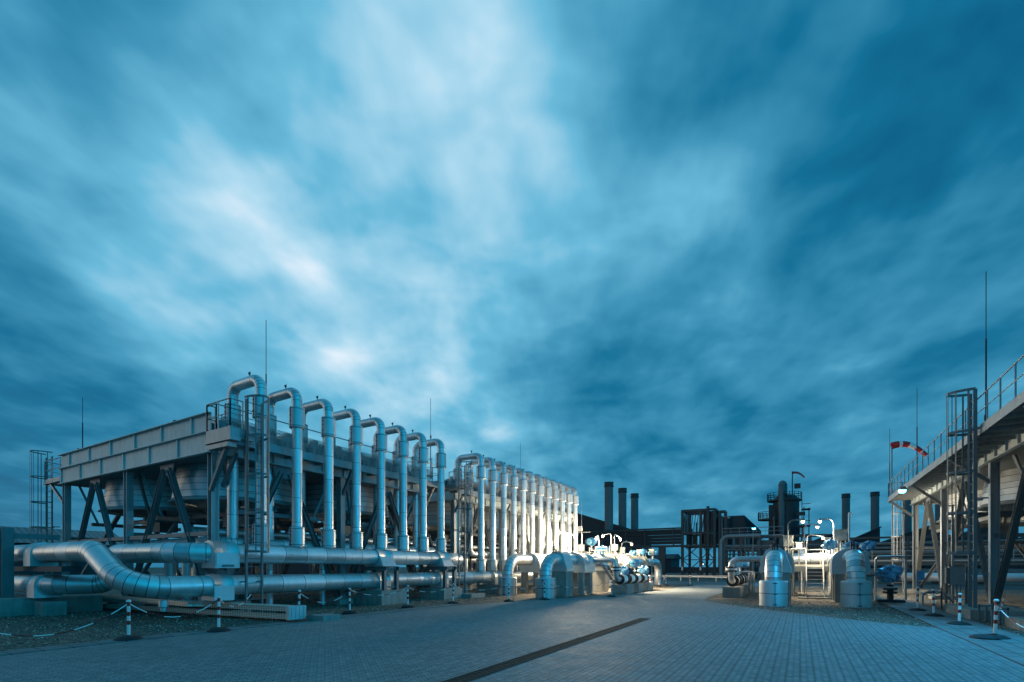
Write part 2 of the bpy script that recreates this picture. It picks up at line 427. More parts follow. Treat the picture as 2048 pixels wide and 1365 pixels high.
# ---------------------------------------------------------------- ground
struct('ground', MB().sheet([(-1500, -300), (1500, -300), (1500, 2500), (-1500, 2500)], -.05), 'soil')
struct('gravel_bed', MB().sheet([(-90, -30), (70, -30), (70, 52.5), (-90, 52.5)], -.02), 'gravel')
struct('road', MB().sheet([(-200, 52.5), (200, 52.5), (200, 64), (-200, 64)], -.03), 'asph')
struct('paved_yard', MB().sheet([(-13.9, -20), (3.5, -20), (3.5, 18.9), (2.9, 19.2), (1.5, 20.3), (.26, 21.6), (-1.0, 22.9), (-2.4, 24.6), (-3.6, 26.3), (-4.4, 27.9), (-4.6, 30), (-4.5, 52.5),
    (-9.2, 52.5), (-9.2, 36), (-9.9, 31), (-11.0, 27.2), (-12.4, 23.2), (-13.9, 18.0)], 0), 'pavers')
k = MB().box(-14.6, -13.98, -20, 10.0, -.3, .012).box(-14.6, -13.98, 11.1, 19, -.3, .008)
struct('kerb', k, 'slabs')
struct('footpath', MB().box(3.505, 4.95, -20, 34, -.3, .012), 'slabs')

# loose stones lying on the gravel and spilling over its edges
def in_patch(x, y):
    if -30 < x < -14.62 and 3 < y < 24: return True
    if x > 4.97 and x < 8 and 12 < y < 24: return True
    if -3.2 < x < 3.5 and 18.5 < y < 30: return (y-26.0) > -(x+3.4)*1.02+random.uniform(-.25, .05)
    return False
gs = MB(); rs = random.Random(5); cnt = 0
while cnt < 9000:
    x = rs.uniform(-30, 8); y = rs.uniform(3, 30)
    if not in_patch(x, y): continue
    cnt += 1; r = rs.uniform(.014, .042); o = len(gs.v); a0 = rs.uniform(0, 6.28)
    for k in range(5):
        a = a0+k*1.2566; q = r*rs.uniform(.8, 1.4); gs.v.append(Vector((x+q*math.cos(a), y+q*math.sin(a), -.018+r*rs.uniform(.1, .5))))
    gs.v.append(Vector((x+r*.2, y, -.015+r*rs.uniform(.9, 1.5))))
    for k in range(5): gs.face([o+k, o+(k+1) % 5, o+5], rs.choice((0, 0, 1, 2)))
st_ = obj('loose_stones', gs, ['stone_a', 'stone_b', 'stone_c']); st_['kind'] = 'stuff'
tag(st_, 'loose pale and dark stones strewn over the gravel', 'stones')

# slot drain sunk in the pavers
t = thing('drain_channel', 'long rusty iron slot drain set into the paved yard', 'drain', (-4.65, 11.6, 0))
f = MB()
for x in (-4.82, -4.50): f.box(x, x+.03, -2, 17.1, -.05, .012)
f.box(-4.79, -4.50, 17.07, 17.1, -.05, .011)
obj('frame', f, 'iron', t)
g = MB().box(-4.79, -4.50, -2, 17.06, -.05, .005)
for i in range(150):
    y = -1.9+i*.126; g.box(-4.78, -4.67, y, y+.07, .005, .011); g.box(-4.62, -4.51, y, y+.07, .005, .011)
obj('grate', g, 'iron', t)

# ---------------------------------------------------------------- chain posts and chains
def chain_post(loc, label, group):
    t = thing('chain_post', label, 'bollard', loc, group); x, y, z = loc
    p = MB(); zz = .07; hh = [.30, .10, .12, .10, .14, .10]
    for i, h in enumerate(hh):
        p.tube((x, y, zz), (x, y, zz+h), .037, 12, i % 2, caps=False); zz += h
    obj('pole', p, ['white', 'red'], t)
    obj('foot', MB().lathe([(.30, 0), (.29, .035), (.19, .085), (.06, .10), (.045, .12), (0, .12)], (x, y, 0), n=16), 'rubber', t)
    c = MB().lathe([(.05, zz), (.052, zz+.035), (.03, zz+.055), (0, zz+.06)], (x, y, 0), n=12)
    obj('cap', c, 'white', t)
    return t
PL = [(-14.28, 5.66), (-14.0, 7.68), (-15.2, 11.1), (-15.03, 13.22), (-15.0, 16.44), (-14.7, 19.34), (-13.1, 22.02), (-12.02, 24.0), (-9.76, 28.43)]
wl = ['leftmost', 'second from left, before the pipe elbow', 'half hidden by the tray end', 'left of the concrete block under the pipe', 'right of the concrete block under the pipe',
      'before the dark ladder foot', 'before the far ground sleeve', 'before the near ground sleeve', 'before the concrete valve blocks']
first = None
for i, (x, y) in enumerate(PL):
    lab = 'red and white chain post on black foot, %s' % wl[i]
    if first is None: first = chain_post((x, y, 0), lab, 'red and white chain posts')
    else: dup(first, (x, y, 0), lab).rotation_euler = (R(random.uniform(-2, 2)), R(random.uniform(-2, 2)), random.uniform(0, 3))
PF = [(-11.09, 42.3), (-11.23, 45.96), (-11.25, 48.8), (-8.99, 48.65)]
wf = ['far post at the corner of the lit gravel', 'far post beside the white downpipe', 'far post right of the white downpipe', 'far post standing alone at the road mouth']
for i, (x, y) in enumerate(PF): dup(first, (x, y, 0), 'red and white chain post, %s' % wf[i])
PR = [(4.23, 16.81), (4.26, 20.16), (4.2, 23.16), (4.15, 25.72)]
wr = ['nearest on the right footpath', 'second along the right footpath', 'third along the right footpath', 'farthest along the right footpath']
for i, (x, y) in enumerate(PR): dup(first, (x, y, 0), 'red and white chain post, %s' % wr[i]).rotation_euler = (R(random.uniform(-2, 2)), R(random.uniform(-2, 2)), random.uniform(0, 3))
# spare foot lying beside the nearest right post
tag(obj('spare_foot', MB().lathe([(.30, 0), (.29, .035), (.19, .085), (.06, .10), (0, .10)], (3.98, 16.55, 0.012), n=16), 'rubber'), 'black rubber foot without a post beside nearest right post', 'post foot')
def chain(a, c, sag, label):
    mb = MB(); a = Vector((a[0], a[1], .90)); c = Vector((c[0], c[1], .90)); L = (c-a).length; n = max(6, int(L/.17))
    pt = lambda s_: a.lerp(c, s_)-Vector((0, 0, sag*4*s_*(1-s_)))
    for i in range(n): mb.tube(pt(i/n), pt((i+1)/n), .013, 6, (i//2) % 2, caps=False)
    tag(obj('chain', mb, ['white', 'red']), label, 'chain', 'red and white chains')
chain((-14.6, 2.6), PL[0], .62, 'sagging chain running off the left edge of the picture')
chain(PL[0], PL[1], .42, 'chain between the two leftmost red and white posts')
chain(PL[1], (-15.6,9.6), .3, 'short chain end behind the second post from the left')
for i, lab in ((2, 'chain hanging from the post behind the tray end'), (3, 'chain before the concrete block under the pipe'), (4, 'chain right of the concrete block'),
               (5, 'chain between the ladder foot and the far ground sleeve'), (6, 'chain across the two ground sleeves'), (7, 'chain from near sleeve to valve blocks')):
    chain(PL[i], PL[i+1], .42 if i == 2 else .28, lab)
chain(PF[0], PF[1], .4, 'far chain left of the white downpipe'); chain(PF[1], PF[2], .4, 'far chain right of the white downpipe')
chain(PR[0], (5.6, 21.4), .35, 'chain from nearest right post to low pipe stand'); chain((4.6, 13.4), PR[0], .5, 'chain leaving the nearest right post towards camera')
chain(PR[3], (5.2, 27.3), .3, 'chain from farthest right post to a short stake')
tag(obj('chain_barrier', MB().tube((-8.9, 48.6, .9), (-4.5, 47.5, .78), .02, 6, 0).tube((-4.5, 47.5, .78), (-3.6, 38.0, .9), .02, 6), 'white'), 'taut white chain across the road mouth', 'chain')

# ---------------------------------------------------------------- looped risers
def riser(Y, zb, bank2, label, group):
    t = thing('looped_riser', label, 'pipe', (-18, Y, zb), group)
    if bank2: pts = [(-18, Y, zb), (-18, Y, 9.1), (-19.9, Y, 9.1), (-19.9, Y, 2.7), (-19.9, Y+.95, 2.7)]
    else: pts = [(-18, Y, zb), (-18, Y, 9.1), (-19.9, Y, 9.1), (-19.9, Y, 2.95)]
    obj('pipe', MB().path(pts, .205, .42, 24, 1.02, 6, sw=.014), ['alu', 'seam'], t)
    def sleeve(x, z0, z1):
        r = .305
        mb = MB().lathe([(.2, z0-.01), (r-.02, z0), (r, z0+.02), (r, z0+.06, 1), (r, z0+.085), (r, z1-.085, 1), (r, z1-.06), (r, z1-.02), (r-.03, z1), (.2, z1+.03)], (x, Y, 0), n=24)
        mb.box(x-.012, x+.012, Y-r-.012, Y-r+.02, z0+.01, z1-.01, 1)
        for z in (z0+.22, (z0+z1)/2+.05, z1-.2): mb.box(x-.04, x+.04, Y-r-.02, Y-r+.01, z, z+.03, 1)
        obj('sleeve', mb, ['alu2', 'seam'], t)
    sleeve(-18, 7.53, 8.38); sleeve(-18, zb+.02, zb+.82); sleeve(-19.9, 7.55, 8.38)
    v = MB().tube((-18.75, Y, 9.28), (-18.75, Y, 9.42), .02, 6).tube((-18.75, Y, 9.40), (-18.75, Y, 9.46), .045, 8).beam((-18.85, Y, 9.47), (-18.68, Y, 9.49), .02, .015)
    obj('vent', v, 'dark', t)
    return t
r0 = None
for i in range(8):
    Y = 11.48+i*1.578
    lab = '%s of the eight tall looped aluminium risers on the near cooler' % ORD[i].capitalize()
    riser(Y, 2.62, False, lab, 'looped risers of the near cooler')
r0 = None
for i in range(12):
    Y = 26.68+i*1.419
    lab = '%s of the twelve looped risers lit warm on the far cooler' % ORD[i].capitalize()
    riser(Y, 1.45, True, lab, 'looped risers of the far cooler')

# ---------------------------------------------------------------- header pipes
def pipe_thing(name, label, pts, r, Rb, seam=1.0, gores=6, cat='pipe', loc=None, mats=('alu', 'seam'), n=32, group=None):
    o = obj(name, MB().path(pts, r, Rb, n, seam, gores), list(mats), None, loc if loc else tuple(pts[0]))
    return tag(o, label, cat, group)
pipe_thing('header_pipe', 'big aluminium pipe that dives in a diagonal elbow to the lower level at left',
    [(-46, 7.1, 2.32), (-20.35, 7.1, 2.32), (-18.0, 7.1, 1.13), (-18.0, 43.6, 1.10)], .365, 1.05, 1.02, 7)
pipe_thing('header_pipe', 'big aluminium pipe rising behind the diagonal one to the upper level under the risers',
    [(-46, 7.15, 1.13), (-24.2, 7.15, 1.13), (-23.0, 8.6, 1.13), (-23.0, 8.6, 2.30), (-18.0, 8.8, 2.30), (-18.0, 24.2, 2.25)], .365, [1.2, .52, .52, 1.6], 1.02, 6)
pipe_thing('rear_header_pipe', 'rear header pipe behind the near risers', [(-27.0, 11.0, 2.72), (-19.9, 11.0, 2.72), (-19.9, 24.0, 2.72)], .30, .5)
for i, y in enumerate((12.9, 15.6, 18.4)):
    pipe_thing('drop_pipe', '%s thin upright pipe between the two header pipes' % ORD[i], [(-19.6, y, 0), (-19.6, y, 2.5)], .14, .3, .8, group='upright pipes behind headers', n=16)
for i, y in enumerate((26.2, 27.6, 29.2, 30.6)):
    pipe_thing('drop_pipe', '%s thin upright pipe below the far cooler' % ORD[i], [(-19.9, y, 0), (-19.9, y, 2.35)], .16, .3, .8, group='upright pipes below far cooler', n=16)

# ---------------------------------------------------------------- pipe supports
def saddle(mb, x, y, z, r, along, wid=.62, skirt=.30):
    """sheet metal shroud over a pipe: half round top, straight sides"""
    n = 12; pr = []
    R1 = r+.045
    for i in range(n+1):
        a = math.pi*i/n; pr.append((R1*math.cos(a), R1*math.sin(a)))
    pr = [(R1, -R1-skirt*.3)]+pr+[(-R1, -R1-skirt*.3)]
    o = len(mb.v)
    for s_ in (-wid/2, wid/2):
        for (a_, z_) in pr:
            mb.v.append(V(x+s_, y+a_, z+z_) if along == 'x' else V(x+a_, y+s_, z+z_))
    m_ = len(pr)
    for i in range(m_-1): mb.face([o+i, o+i+1, o+m_+i+1, o+m_+i], 0, 0 < i < m_-2)
    mb.face([o+m_-1, o, o+m_, o+2*m_-1], 0)
    mb.face([o+i for i in range(m_)], 0); mb.face([o+m_+i for i in range(m_)][::-1], 0)
    return mb
# left end support on the long plinth
t = thing('pipe_support', 'steel column and shrouds carrying both pipes at the left edge', 'pipe support', (-26.2, 7.1, 0))
obj('plinth', MB().box(-60, -25.0, 5.6, 9.0, -.1, .62).box(-24.7, -23.9, 6.8, 7.5, -.1, .5), 'conc', t)
obj('column', MB().ibeam((-26.3, 6.45, .62), (-26.3, 6.45, 3.3), .34, .34, .03, up=(1, 0, 0)).box(-26.55, -26.05, 6.2, 6.7, .621, .66).beam((-26.3, 6.45, 3.0), (-26.3, 8.0, 3.0), .2, .2).hexa([(-26.62, 6.4, .66), (-26.47, 6.4, .66), (-26.47, 6.5, .66), (-26.62, 6.5, .66), (-26.5, 6.4, .95), (-26.47, 6.4, .95), (-26.47, 6.5, .95), (-26.5, 6.5, .95)]), 'galvd', t)
s1 = MB(); saddle(s1, -25.1, 7.1, 2.32, .365, 'x', .7); obj('shroud', s1, 'alu2', t)
s1 = MB(); saddle(s1, -24.9, 7.15, 1.13, .365, 'x', .75); obj('shroud', s1, 'alu2', t)
obj('crossbeam', MB().box(-30, -22.3, 6.85, 7.4, 1.62, 1.82), 'dark', t)
def support(Y, label, up=True, low=True, block=(-18.75, -17.0), zb=.66, wid=1.5, loc=None):
    t = thing('pipe_support', label, 'pipe support', (-18, Y, 0))
    obj('plinth', MB().box(block[0], block[1], Y-wid/2, Y+wid/2, -.1, zb), 'conc', t)
    f = MB()
    if up:
        for y in (Y-.42, Y+.42):
            f.ibeam((-17.28, y, zb), (-17.28, y, 1.62), .16, .18, .02, up=(1, 0, 0)); f.ibeam((-18.72, y, zb), (-18.72, y, 1.62), .16, .18, .02, up=(1, 0, 0))
            f.box(-17.42, -17.14, y-.14, y+.14, zb+.002, zb+.03)
            f.ibeam((-18.9, y, 1.72), (-17.1, y, 1.72), .16, .2, .02)
        f.box(-17.34, -17.22, Y-.33, Y+.33, 1.64, 1.80)
        f.box(-17.32, -17.24, Y-.33, Y+.33, zb+.12, zb+.2)
        for y in (Y-.2, Y, Y+.2): f.box(-17.22, -17.19, y-.01, y+.01, 1.64, 1.80)
        obj('steel_frame', f, 'galvd', t)
        s_ = MB(); saddle(s_, -18, Y, 2.28, .365, 'y', .82); 
        s_.hexa([(-17.60, Y-.47, 1.83), (-17.28, Y-.47, 1.83), (-17.28, Y+.47, 1.83), (-17.60, Y+.47, 1.83), (-17.62, Y-.41, 2.3), (-17.55, Y-.41, 2.3), (-17.55, Y+.41, 2.3), (-17.62, Y+.41, 2.3)])
        obj('shroud', s_, 'alu2', t)
    if low:
        s_ = MB(); saddle(s_, -18, Y, 1.12, .365, 'y', .7)
        obj('lower_shroud', s_, 'alu2', t)
    return t
t = thing('pipe_support', 'pipe support with bright square shroud left of the ladder', 'pipe support', (-18.7, 10.5, 0))
obj('plinth', MB().box(-19.5, -18.2, 10.42, 11.2, -.1, .5), 'conc', t)
obj('steel_frame', MB().ibeam((-18.72, 10.62, .5), (-18.72, 10.62, 1.80), .2, .2, .02, up=(1, 0, 0)).beam((-18.72, 10.62, 1.55), (-18.72, 9.6, 1.72), .16, .16).box(-18.9, -17.5, 9.75, 10.15, 1.80, 1.88), 'galvd', t)
s_ = MB(); saddle(s_, -18, 9.95, 2.29, .40, 'y', .86).box(-17.55, -17.52, 9.54, 10.36, 1.84, 2.30); obj('shroud', s_, 'alu2', t)
s_ = MB(); saddle(s_, -18, 9.85, 1.12, .38, 'y', .7); obj('lower_shroud', s_, 'alu2', t)
support(17.7, 'pipe support on a pale concrete block in the middle of the header pipes', wid=1.7)
support(22.4, 'dark pipe support left of the second ladder', wid=1.7, zb=.6)
support(28.1, 'low shrouded support of the lower pipe beside the ground sleeve', up=False, wid=1.5, zb=.6)

# ---------------------------------------------------------------- coolers on steel legs
def railing(mb, pts, z, h=1.12, step=1.5, mid=(.55,), r=.024, kick=True):
    for (a, c) in zip(pts, pts[1:]):
        a = Vector((*a, z)); c = Vector((*c, z)); L = (c-a).length; k = max(1, round(L/step))
        mb.tube(a+V(0, 0, h), c+V(0, 0, h), r, 8)
        for f_ in mid: mb.tube(a+V(0, 0, f_*h), c+V(0, 0, f_*h), r*.7, 6)
        if kick: mb.beam(a+V(0, 0, .07), c+V(0, 0, .07), .012, .14)
        for j in range(k+1):
            q = a.lerp(c, j/k); mb.beam(q+V(0, 0, -.1), q+V(0, 0, h-.01), .045, .03)
    return mb
def cooler(name, label, xs, ys, side, fanR, walk_w, gable, walk_y, mesh=True, base=.25, zf=6.15):
    """xs: column lines from the yard side outward; side = +1 when the yard lies to +X of the cooler"""
    t = thing(name, label, 'air cooler', (xs[0], ys[0], 0))
    x0 = xs[0]; z0, z1, z2 = zf, zf+.80, zf+1.52
    # legs
    for i, x in enumerate(xs):
        for j, y in enumerate(ys):
            obj('column', MB().ibeam((x, y, base), (x, y, z0), .28, .30, .026, up=(1, 0, 0)).box(x-.26, x+.26, y-.26, y+.26, base, base+.03), 'galv', t)
            obj('footing', MB().box(x-.6, x+.6, y-.6, y+.6, -.1, base), 'conc', t)
    # inverted V braces on each face
    def vee(p0, p1, xz):
        pm = [(a+c)/2 for a, c in zip(p0, p1)]
        mb = MB(); e = .26
        d = Vector((p1[0]-p0[0], p1[1]-p0[1], 0)).normalized()
        for s_, p in ((1, p0), (-1, p1)):
            a = Vector((p[0], p[1], base+.15))+d*s_*.25; c = Vector((pm[0], pm[1], z0-.25))-d*s_*.2
            mb.ibeam(a, c, .20, .20, .016)
        n_ = Vector((-d.y, d.x, 0))*.02
        q = Vector((pm[0], pm[1], z0))
        mb.hexa([q-d*.45-n_+V(0, 0, -.5), q+d*.45-n_+V(0, 0, -.5), q+d*.45+n_+V(0, 0, -.5), q-d*.45+n_+V(0, 0, -.5),
                 q-d*.6-n_, q+d*.6-n_, q+d*.6+n_, q-d*.6+n_])
        obj('brace', mb, 'galvd', t)
    for x in (xs[0], xs[-1]):
        for y, y2 in zip(ys, ys[1:]): vee((x, y), (x, y2), 0)
    for y in ys[:1]+ys[-1:]:
        for x, x2 in zip(xs, xs[1:]): vee((x, y), (x2, y), 0)
    # inside knee braces and girts
    g = MB()
    for y in ys:
        g.beam((xs[0], y, 3.1), (xs[-1], y, 3.1), .14, .16)
    for x in xs[1:]:
        g.beam((x, ys[0], 3.3), (x, ys[-1], 3.3), .14, .16)
    for y, y2 in zip(ys, ys[1:]):
        g.beam((xs[1], y, .5), (xs[1], (y+y2)/2, z0-.3), .14, .14); g.beam((xs[1], y2, .5), (xs[1], (y+y2)/2, z0-.3), .14, .14)
    obj('girts', g, 'galvd', t)
    # girders
    xa, xb = min(xs)-.15, max(xs)+.15; ya, yb = ys[0]-.15, ys[-1]+.15
    if gable:
        for nm, y, sg in (('gable_girder', ya, -1), ('far_gable_girder', yb, 1)):
            gb = MB().box(xa, xb, min(y, y+sg*.02), max(y, y+sg*.02), z0, z2)
            for z in (z0+.01, z1, z2-.01): gb.box(xa-.05, xb+.05, min(y+sg*.02, y+sg*.17), max(y+sg*.02, y+sg*.17), z-.014, z+.014)
            nb = 6
            for i in range(nb+1):
                x = xa+(xb-xa)*(i+.02)/(nb+.04)
                gb.box(x-.05, x+.05, min(y+sg*.02, y+sg*.08), max(y+sg*.02, y+sg*.08), z0+.026, z1-.016)
                if i < nb:
                    xx = x+(xb-xa)/nb*.45
                    gb.box(xx-.05, xx+.05, min(y+sg*.02, y+sg*.08), max(y+sg*.02, y+sg*.08), z1+.016, z2-.026)
            obj(nm, gb, 'girder', t)
    else:
        obj('gable_girder', MB().box(xa, xb, ya-.02, ya, z0, z1).box(xa, xb, yb, yb+.02, z0, z1), 'girder', t)
    for x, nm in ((x0, 'side_girder'), (xs[-1], 'rear_girder')):
        sg = side if nm == 'side_girder' else -side
        fx = x+sg*.15; gb = MB().box(min(fx, fx-sg*.02), max(fx, fx-sg*.02), ya+.01, yb-.01, z0, z1)
        for z in (z0+.012, z1-.012): gb.box(min(fx, fx+sg*.16), max(fx, fx+sg*.16), ya, yb, z-.012, z+.012)
        L = yb-ya; k = max(2, int(L/1.2))
        for i in range(k+1):
            y = ya+.05+(L-.1)*i/k; gb.box(min(fx, fx+sg*.08), max(fx, fx+sg*.08), y-.01, y+.01, z0+.026, z1-.026)
        obj(nm, gb, 'girder', t)
    # deck plate with fan openings read as rings below
    obj('deck', MB().box(xa+.03, xb-.03, ya+.03, yb-.03, z0+.05, z0+.12), 'galvd', t)
    tb = MB().box(xa+1.0, xb-1.0, ya+.3, yb-.3, z1+.02, z2-.1)
    obj('tube_bundle', tb, 'galvd', t)
    # header boxes with plugs beside the walkway
    hb = MB(); y = ya+.6; hx = x0-side*.75
    while y < yb-1.2:
        hb.box(hx-.22, hx+.22, y, y+1.15, z1+.02, z2+.02)
        hb.box(hx-.12, hx+.12, y+.3, y+.55, z2+.02, z2+.22)
        for q in range(4): hb.box(min(hx+side*.22, hx+side*.3), max(hx+side*.22, hx+side*.3), y+.1+q*.27, y+.2+q*.27, z1+.2, z1+.5)
        y += 1.42
    obj('header_boxes', hb, 'galv', t)
    # fans
    fx = [(a+c)/2 for a, c in zip(xs, xs[1:])]; fy = [(a+c)/2 for a, c in zip(ys, ys[1:])]
    for x in fx:
        for y in fy:
            rr = fanR
            prof = [(rr*.90, z0+.05)]
            for k in range(5):
                f_ = (k+1)/5; z = z0+.05-1.42*f_; r_ = rr*(.90+.07*f_)
                prof.append((r_, z+.02, 1)); prof.append((r_, z))
            prof += [(rr*1.0, z-.06), (rr*1.03, z-.14), (rr*.99, z-.16), (rr*.95, z-.05), (rr*.86, z0+.04)]
            fr = obj('fan_ring', MB().lathe(prof, (x, y, 0), n=48), ['alu2', 'seam'], t)
            h = MB().lathe([(.0, z0-1.0), (.28, z0-1.0), (.30, z0-.75), (0, z0-.7)], (x, y, 0), n=16)
            for k in range(6):
                a = math.pi/3*k; dx, dy = math.cos(a), math.sin(a)
                h.hexa([V(x+dx*.25-dy*.15, y+dy*.25+dx*.15, z0-.92), V(x+dx*rr*.86-dy*.3, y+dy*rr*.86+dx*.3, z0-.95), V(x+dx*rr*.86+dy*.3, y+dy*rr*.86-dx*.3, z0-.75), V(x+dx*.25+dy*.15, y+dy*.25-dx*.15, z0-.80),
                        V(x+dx*.25-dy*.15, y+dy*.25+dx*.15, z0-.89), V(x+dx*rr*.86-dy*.3, y+dy*rr*.86+dx*.3, z0-.93), V(x+dx*rr*.86+dy*.3, y+dy*rr*.86-dx*.3, z0-.73), V(x+dx*.25+dy*.15, y+dy*.25-dx*.15, z0-.77)])
            obj('fan', h, 'dark', fr)
            b_ = MB()
            zb = z0-1.85
            for yy in (y-.35, y+.35): b_.ibeam((x-3.4, yy, zb), (x+3.4, yy, zb), .16, .22, .02)
            b_.box(x-.5, x+.5, y-.45, y+.45, zb-.62, zb-.13).tube((x, y, zb-.05), (x, y, z0-1.0), .1, 10)
            for xx in (x-2.9, x+2.9): b_.beam((xx, y-2.2, zb-.22), (xx, y+2.2, zb-.22), .14, .18)
            for sx in (-1, 1):
                for sy in (-1, 1): b_.beam((x+sx*2.9, y+sy*1.9, zb-.2), (x+sx*3.3, y+sy*2.6, z0), .1, .1)
            obj('fan_bridge', b_, 'galvd', t)
    # walkway on the yard side
    wz = zf+.53; xo = x0+side*walk_w; y0, y1 = walk_y
    lo, hi = sorted((x0+side*.2, xo))
    fl = MB().box(lo, hi, y0, y1, wz-.06, wz)
    fl.box(min(xo, xo+side*.02), max(xo, xo+side*.02), y0, y1, wz-.20, wz+.10)
    y = y0+.2
    while y < y1:
        fl.beam((x0+side*.18, y, wz-.13), (xo, y, wz-.13), .08, .12); y += .9 if side < 0 else 1.57
    obj('walkway', fl, 'galv', t)
    for y in ys:
        if y0-.5 < y < y1+.5: obj('walkway_bracket', MB().beam((x0+side*.12, y, wz-1.35), (xo-side*.1, y, wz-.2), .12, .14), 'galvd', t)
    rl = railing(MB(), [(x0+side*.25, y0+.02), (xo, y0+.02), (xo, y1-.02), (x0+side*.25, y1-.02)], wz, 1.14, 1.57 if side > 0 else 1.25)
    obj('railing', rl, 'galv', t)
    if mesh:
        mp = MB(); y = y0+.5
        xm = x0+side*.32
        while y < y1-.6:
            e = min(y+2.3, y1-.2); mp.box(xm-.004, xm+.004, y, e, wz+.32, wz+.95); y += 2.36
        obj('mesh_guard', mp, 'mesh', t)
    return t
near_cooler = cooler('air_cooler', 'near air cooler on steel legs behind eight looped risers', [-19.5, -26.5, -33.5], [10.5, 16.6, 22.7], 1, 2.72, .9, True, (10.1, 23.3))
far_cooler = cooler('air_cooler', 'far air cooler on steel legs lit warm behind twelve risers', [-19.5, -26.5, -33.5], [25.7, 31.65, 37.6, 43.5], 1, 2.72, .9, False, (24.9, 44.0))
right_cooler = cooler('air_cooler', 'raised air cooler with long railed walkway at the right edge', [7.0, 14.0, 21.0], [19.7, 27.9, 36.1, 44.1], -1, 3.0, 1.5, True, (17.5, 44.3), mesh=False, base=.2)
# timber-like packing and knee under the near cooler's corner landing
t = thing('corner_landing', 'railed steel landing on the near corner of the cooler', 'landing', (-18.5, 10.3, 6.6))
obj('floor', MB().box(-19.0, -17.5, 10.02, 10.30, 6.60, 6.67).box(-19.02, -17.46, 9.98, 10.015, 6.44, 6.82).box(-17.50, -17.46, 10.02, 11.2, 6.44, 6.80).box(-18.5, -17.51, 10.305, 11.2, 6.60, 6.66), 'galv', t)
obj('packing', MB().box(-19.05, -17.35, 9.92, 10.3, 6.32, 6.42).box(-18.95, -17.6, 9.97, 10.3, 6.12, 6.28), 'galv', t)
obj('railing', railing(MB(), [(-19.0, 10.3), (-19.0, 10.0), (-17.5, 10.0), (-17.5, 10.46)], 6.67, 1.14, .9), 'galv', t)
obj('knee_brace', MB().beam((-19.3, 10.3, 4.7), (-18.0, 10.15, 6.12), .14, .14).beam((-19.3, 10.75, 4.9), (-18.4, 10.75, 6.1), .12, .12), 'galvd', t)
# gap between the coolers
t = thing('access_platform', 'small railed platform between the two coolers', 'platform', (-18.6, 24.3, 6.6))
obj('floor', MB().box(-21.5, -17.5, 23.32, 24.88, 6.6, 6.66).box(-21.5, -17.5, 23.33, 23.37, 6.4, 6.59), 'galvd', t)
obj('railing', railing(MB(), [(-17.45, 23.36), (-17.45, 24.85)], 6.67, 1.14, .7), 'galv', t)
obj('upper_railing', railing(MB(), [(-21.4, 23.4), (-19.4, 23.4)], 7.3, 1.1, .6), 'galv', t)
# left end landing
t = thing('end_landing', 'small railed landing at the far left end of the cooler', 'landing', (-34.5, 10.6, 6))
obj('floor', MB().box(-36.2, -33.75, 10.3, 11.3, 6.35, 6.42).beam((-33.6, 10.4, 5.2), (-35.3, 10.4, 6.3), .12, .12), 'galv', t)
obj('railing', railing(MB(), [(-33.8, 10.32), (-35.9, 10.32), (-36.15, 11.25)], 6.45, 1.14, 1.0), 'galv', t)

# ---------------------------------------------------------------- caged ladders
def ladder(name, label, x, y, z0, z1, cage0, cage1, side, pitch=.30, wd=.30, depth=.72, axis='y', st='galv', fat=1.0):
    """rungs along axis, cage bulging to side (a unit vector)"""
    t = thing(name, label, 'ladder', (x, y, z0), None)
    s_ = Vector(side); a = Vector((0, 1, 0)) if axis == 'y' else Vector((1, 0, 0)); c = Vector((x, y, 0))
    rl = MB()
    for k in (-1, 1):
        p = c+a*(wd*k); rl.beam(p+V(0, 0, z0), p+V(0, 0, z1), .05*fat if axis == 'y' else .07, (.07 if axis == 'y' else .05)*fat, up=(1, 0, 0))
        for z in (z0+1.2, (z0+z1)/2, z1-1.4): rl.beam(p+V(0, 0, z), p-s_*.35+V(0, 0, z), .04, .05)
    obj('rails', rl, st, t)
    rg = MB(); z = z0+.25
    while z < z1-.05:
        rg.tube(c+a*wd+V(0, 0, z), c-a*wd+V(0, 0, z), .015, 6); z += pitch
    obj('rungs', rg, st, t)
    cg = MB(); hp = []
    for i in range(13):
        an = math.pi*i/12; hp.append(a*(math.cos(an)*(wd+.06))+s_*(math.sin(an)*depth))
    zs = []; z = cage0
    n = max(2, round((cage1-cage0)/1.5))
    for i in range(n+1):
        z = cage0+(cage1-cage0)*i/n
        for p, q in zip(hp, hp[1:]): cg.beam(c+p+V(0, 0, z), c+q+V(0, 0, z), .012, .06*fat)
    for i in (1, 3, 5, 7, 9, 11): cg.beam(c+hp[i]+V(0, 0, cage0-.03), c+hp[i]+V(0, 0, cage1+.03), .04*fat, .012, up=tuple(hp[i].normalized()))
    obj('cage', cg, st, t)
    return t
ladder('caged_ladder', 'caged ladder in front of the near cooler corner, standing behind the cable trays', -17.35, 10.8, .05, 7.9, 2.35, 7.95, (1, 0, 0), st='galvd', fat=1.25)
ladder('caged_ladder', 'dark caged ladder between the near and far coolers', -17.35, 23.7, .05, 7.9, 2.5, 7.95, (1, 0, 0), st='galvd')
ladder('caged_ladder', 'caged ladder at the far left end of the cooler', -36.6, 10.7, .1, 8.0, 2.6, 8.2, (0, -1, 0), axis='x', st='galvd', depth=.8, wd=.42)
ladder('caged_ladder', 'big dark caged ladder on the near part of the right cooler', 5.35, 23.6, .34, 8.1, 2.3, 8.1, (-1, 0, 0), st='galvd', fat=1.5)
ladder('caged_ladder', 'warm lit caged ladder at the far end of the right walkway', 6.1, 44.8, .1, 7.4, 2.3, 7.3, (0, -1, 0), axis='x', depth=.45)
tag(obj('ladder_plinth', MB().box(4.98, 6.6, 22.2, 25.6, -.1, .34), 'conc'), 'concrete plinth under the big ladder at right', 'plinth')
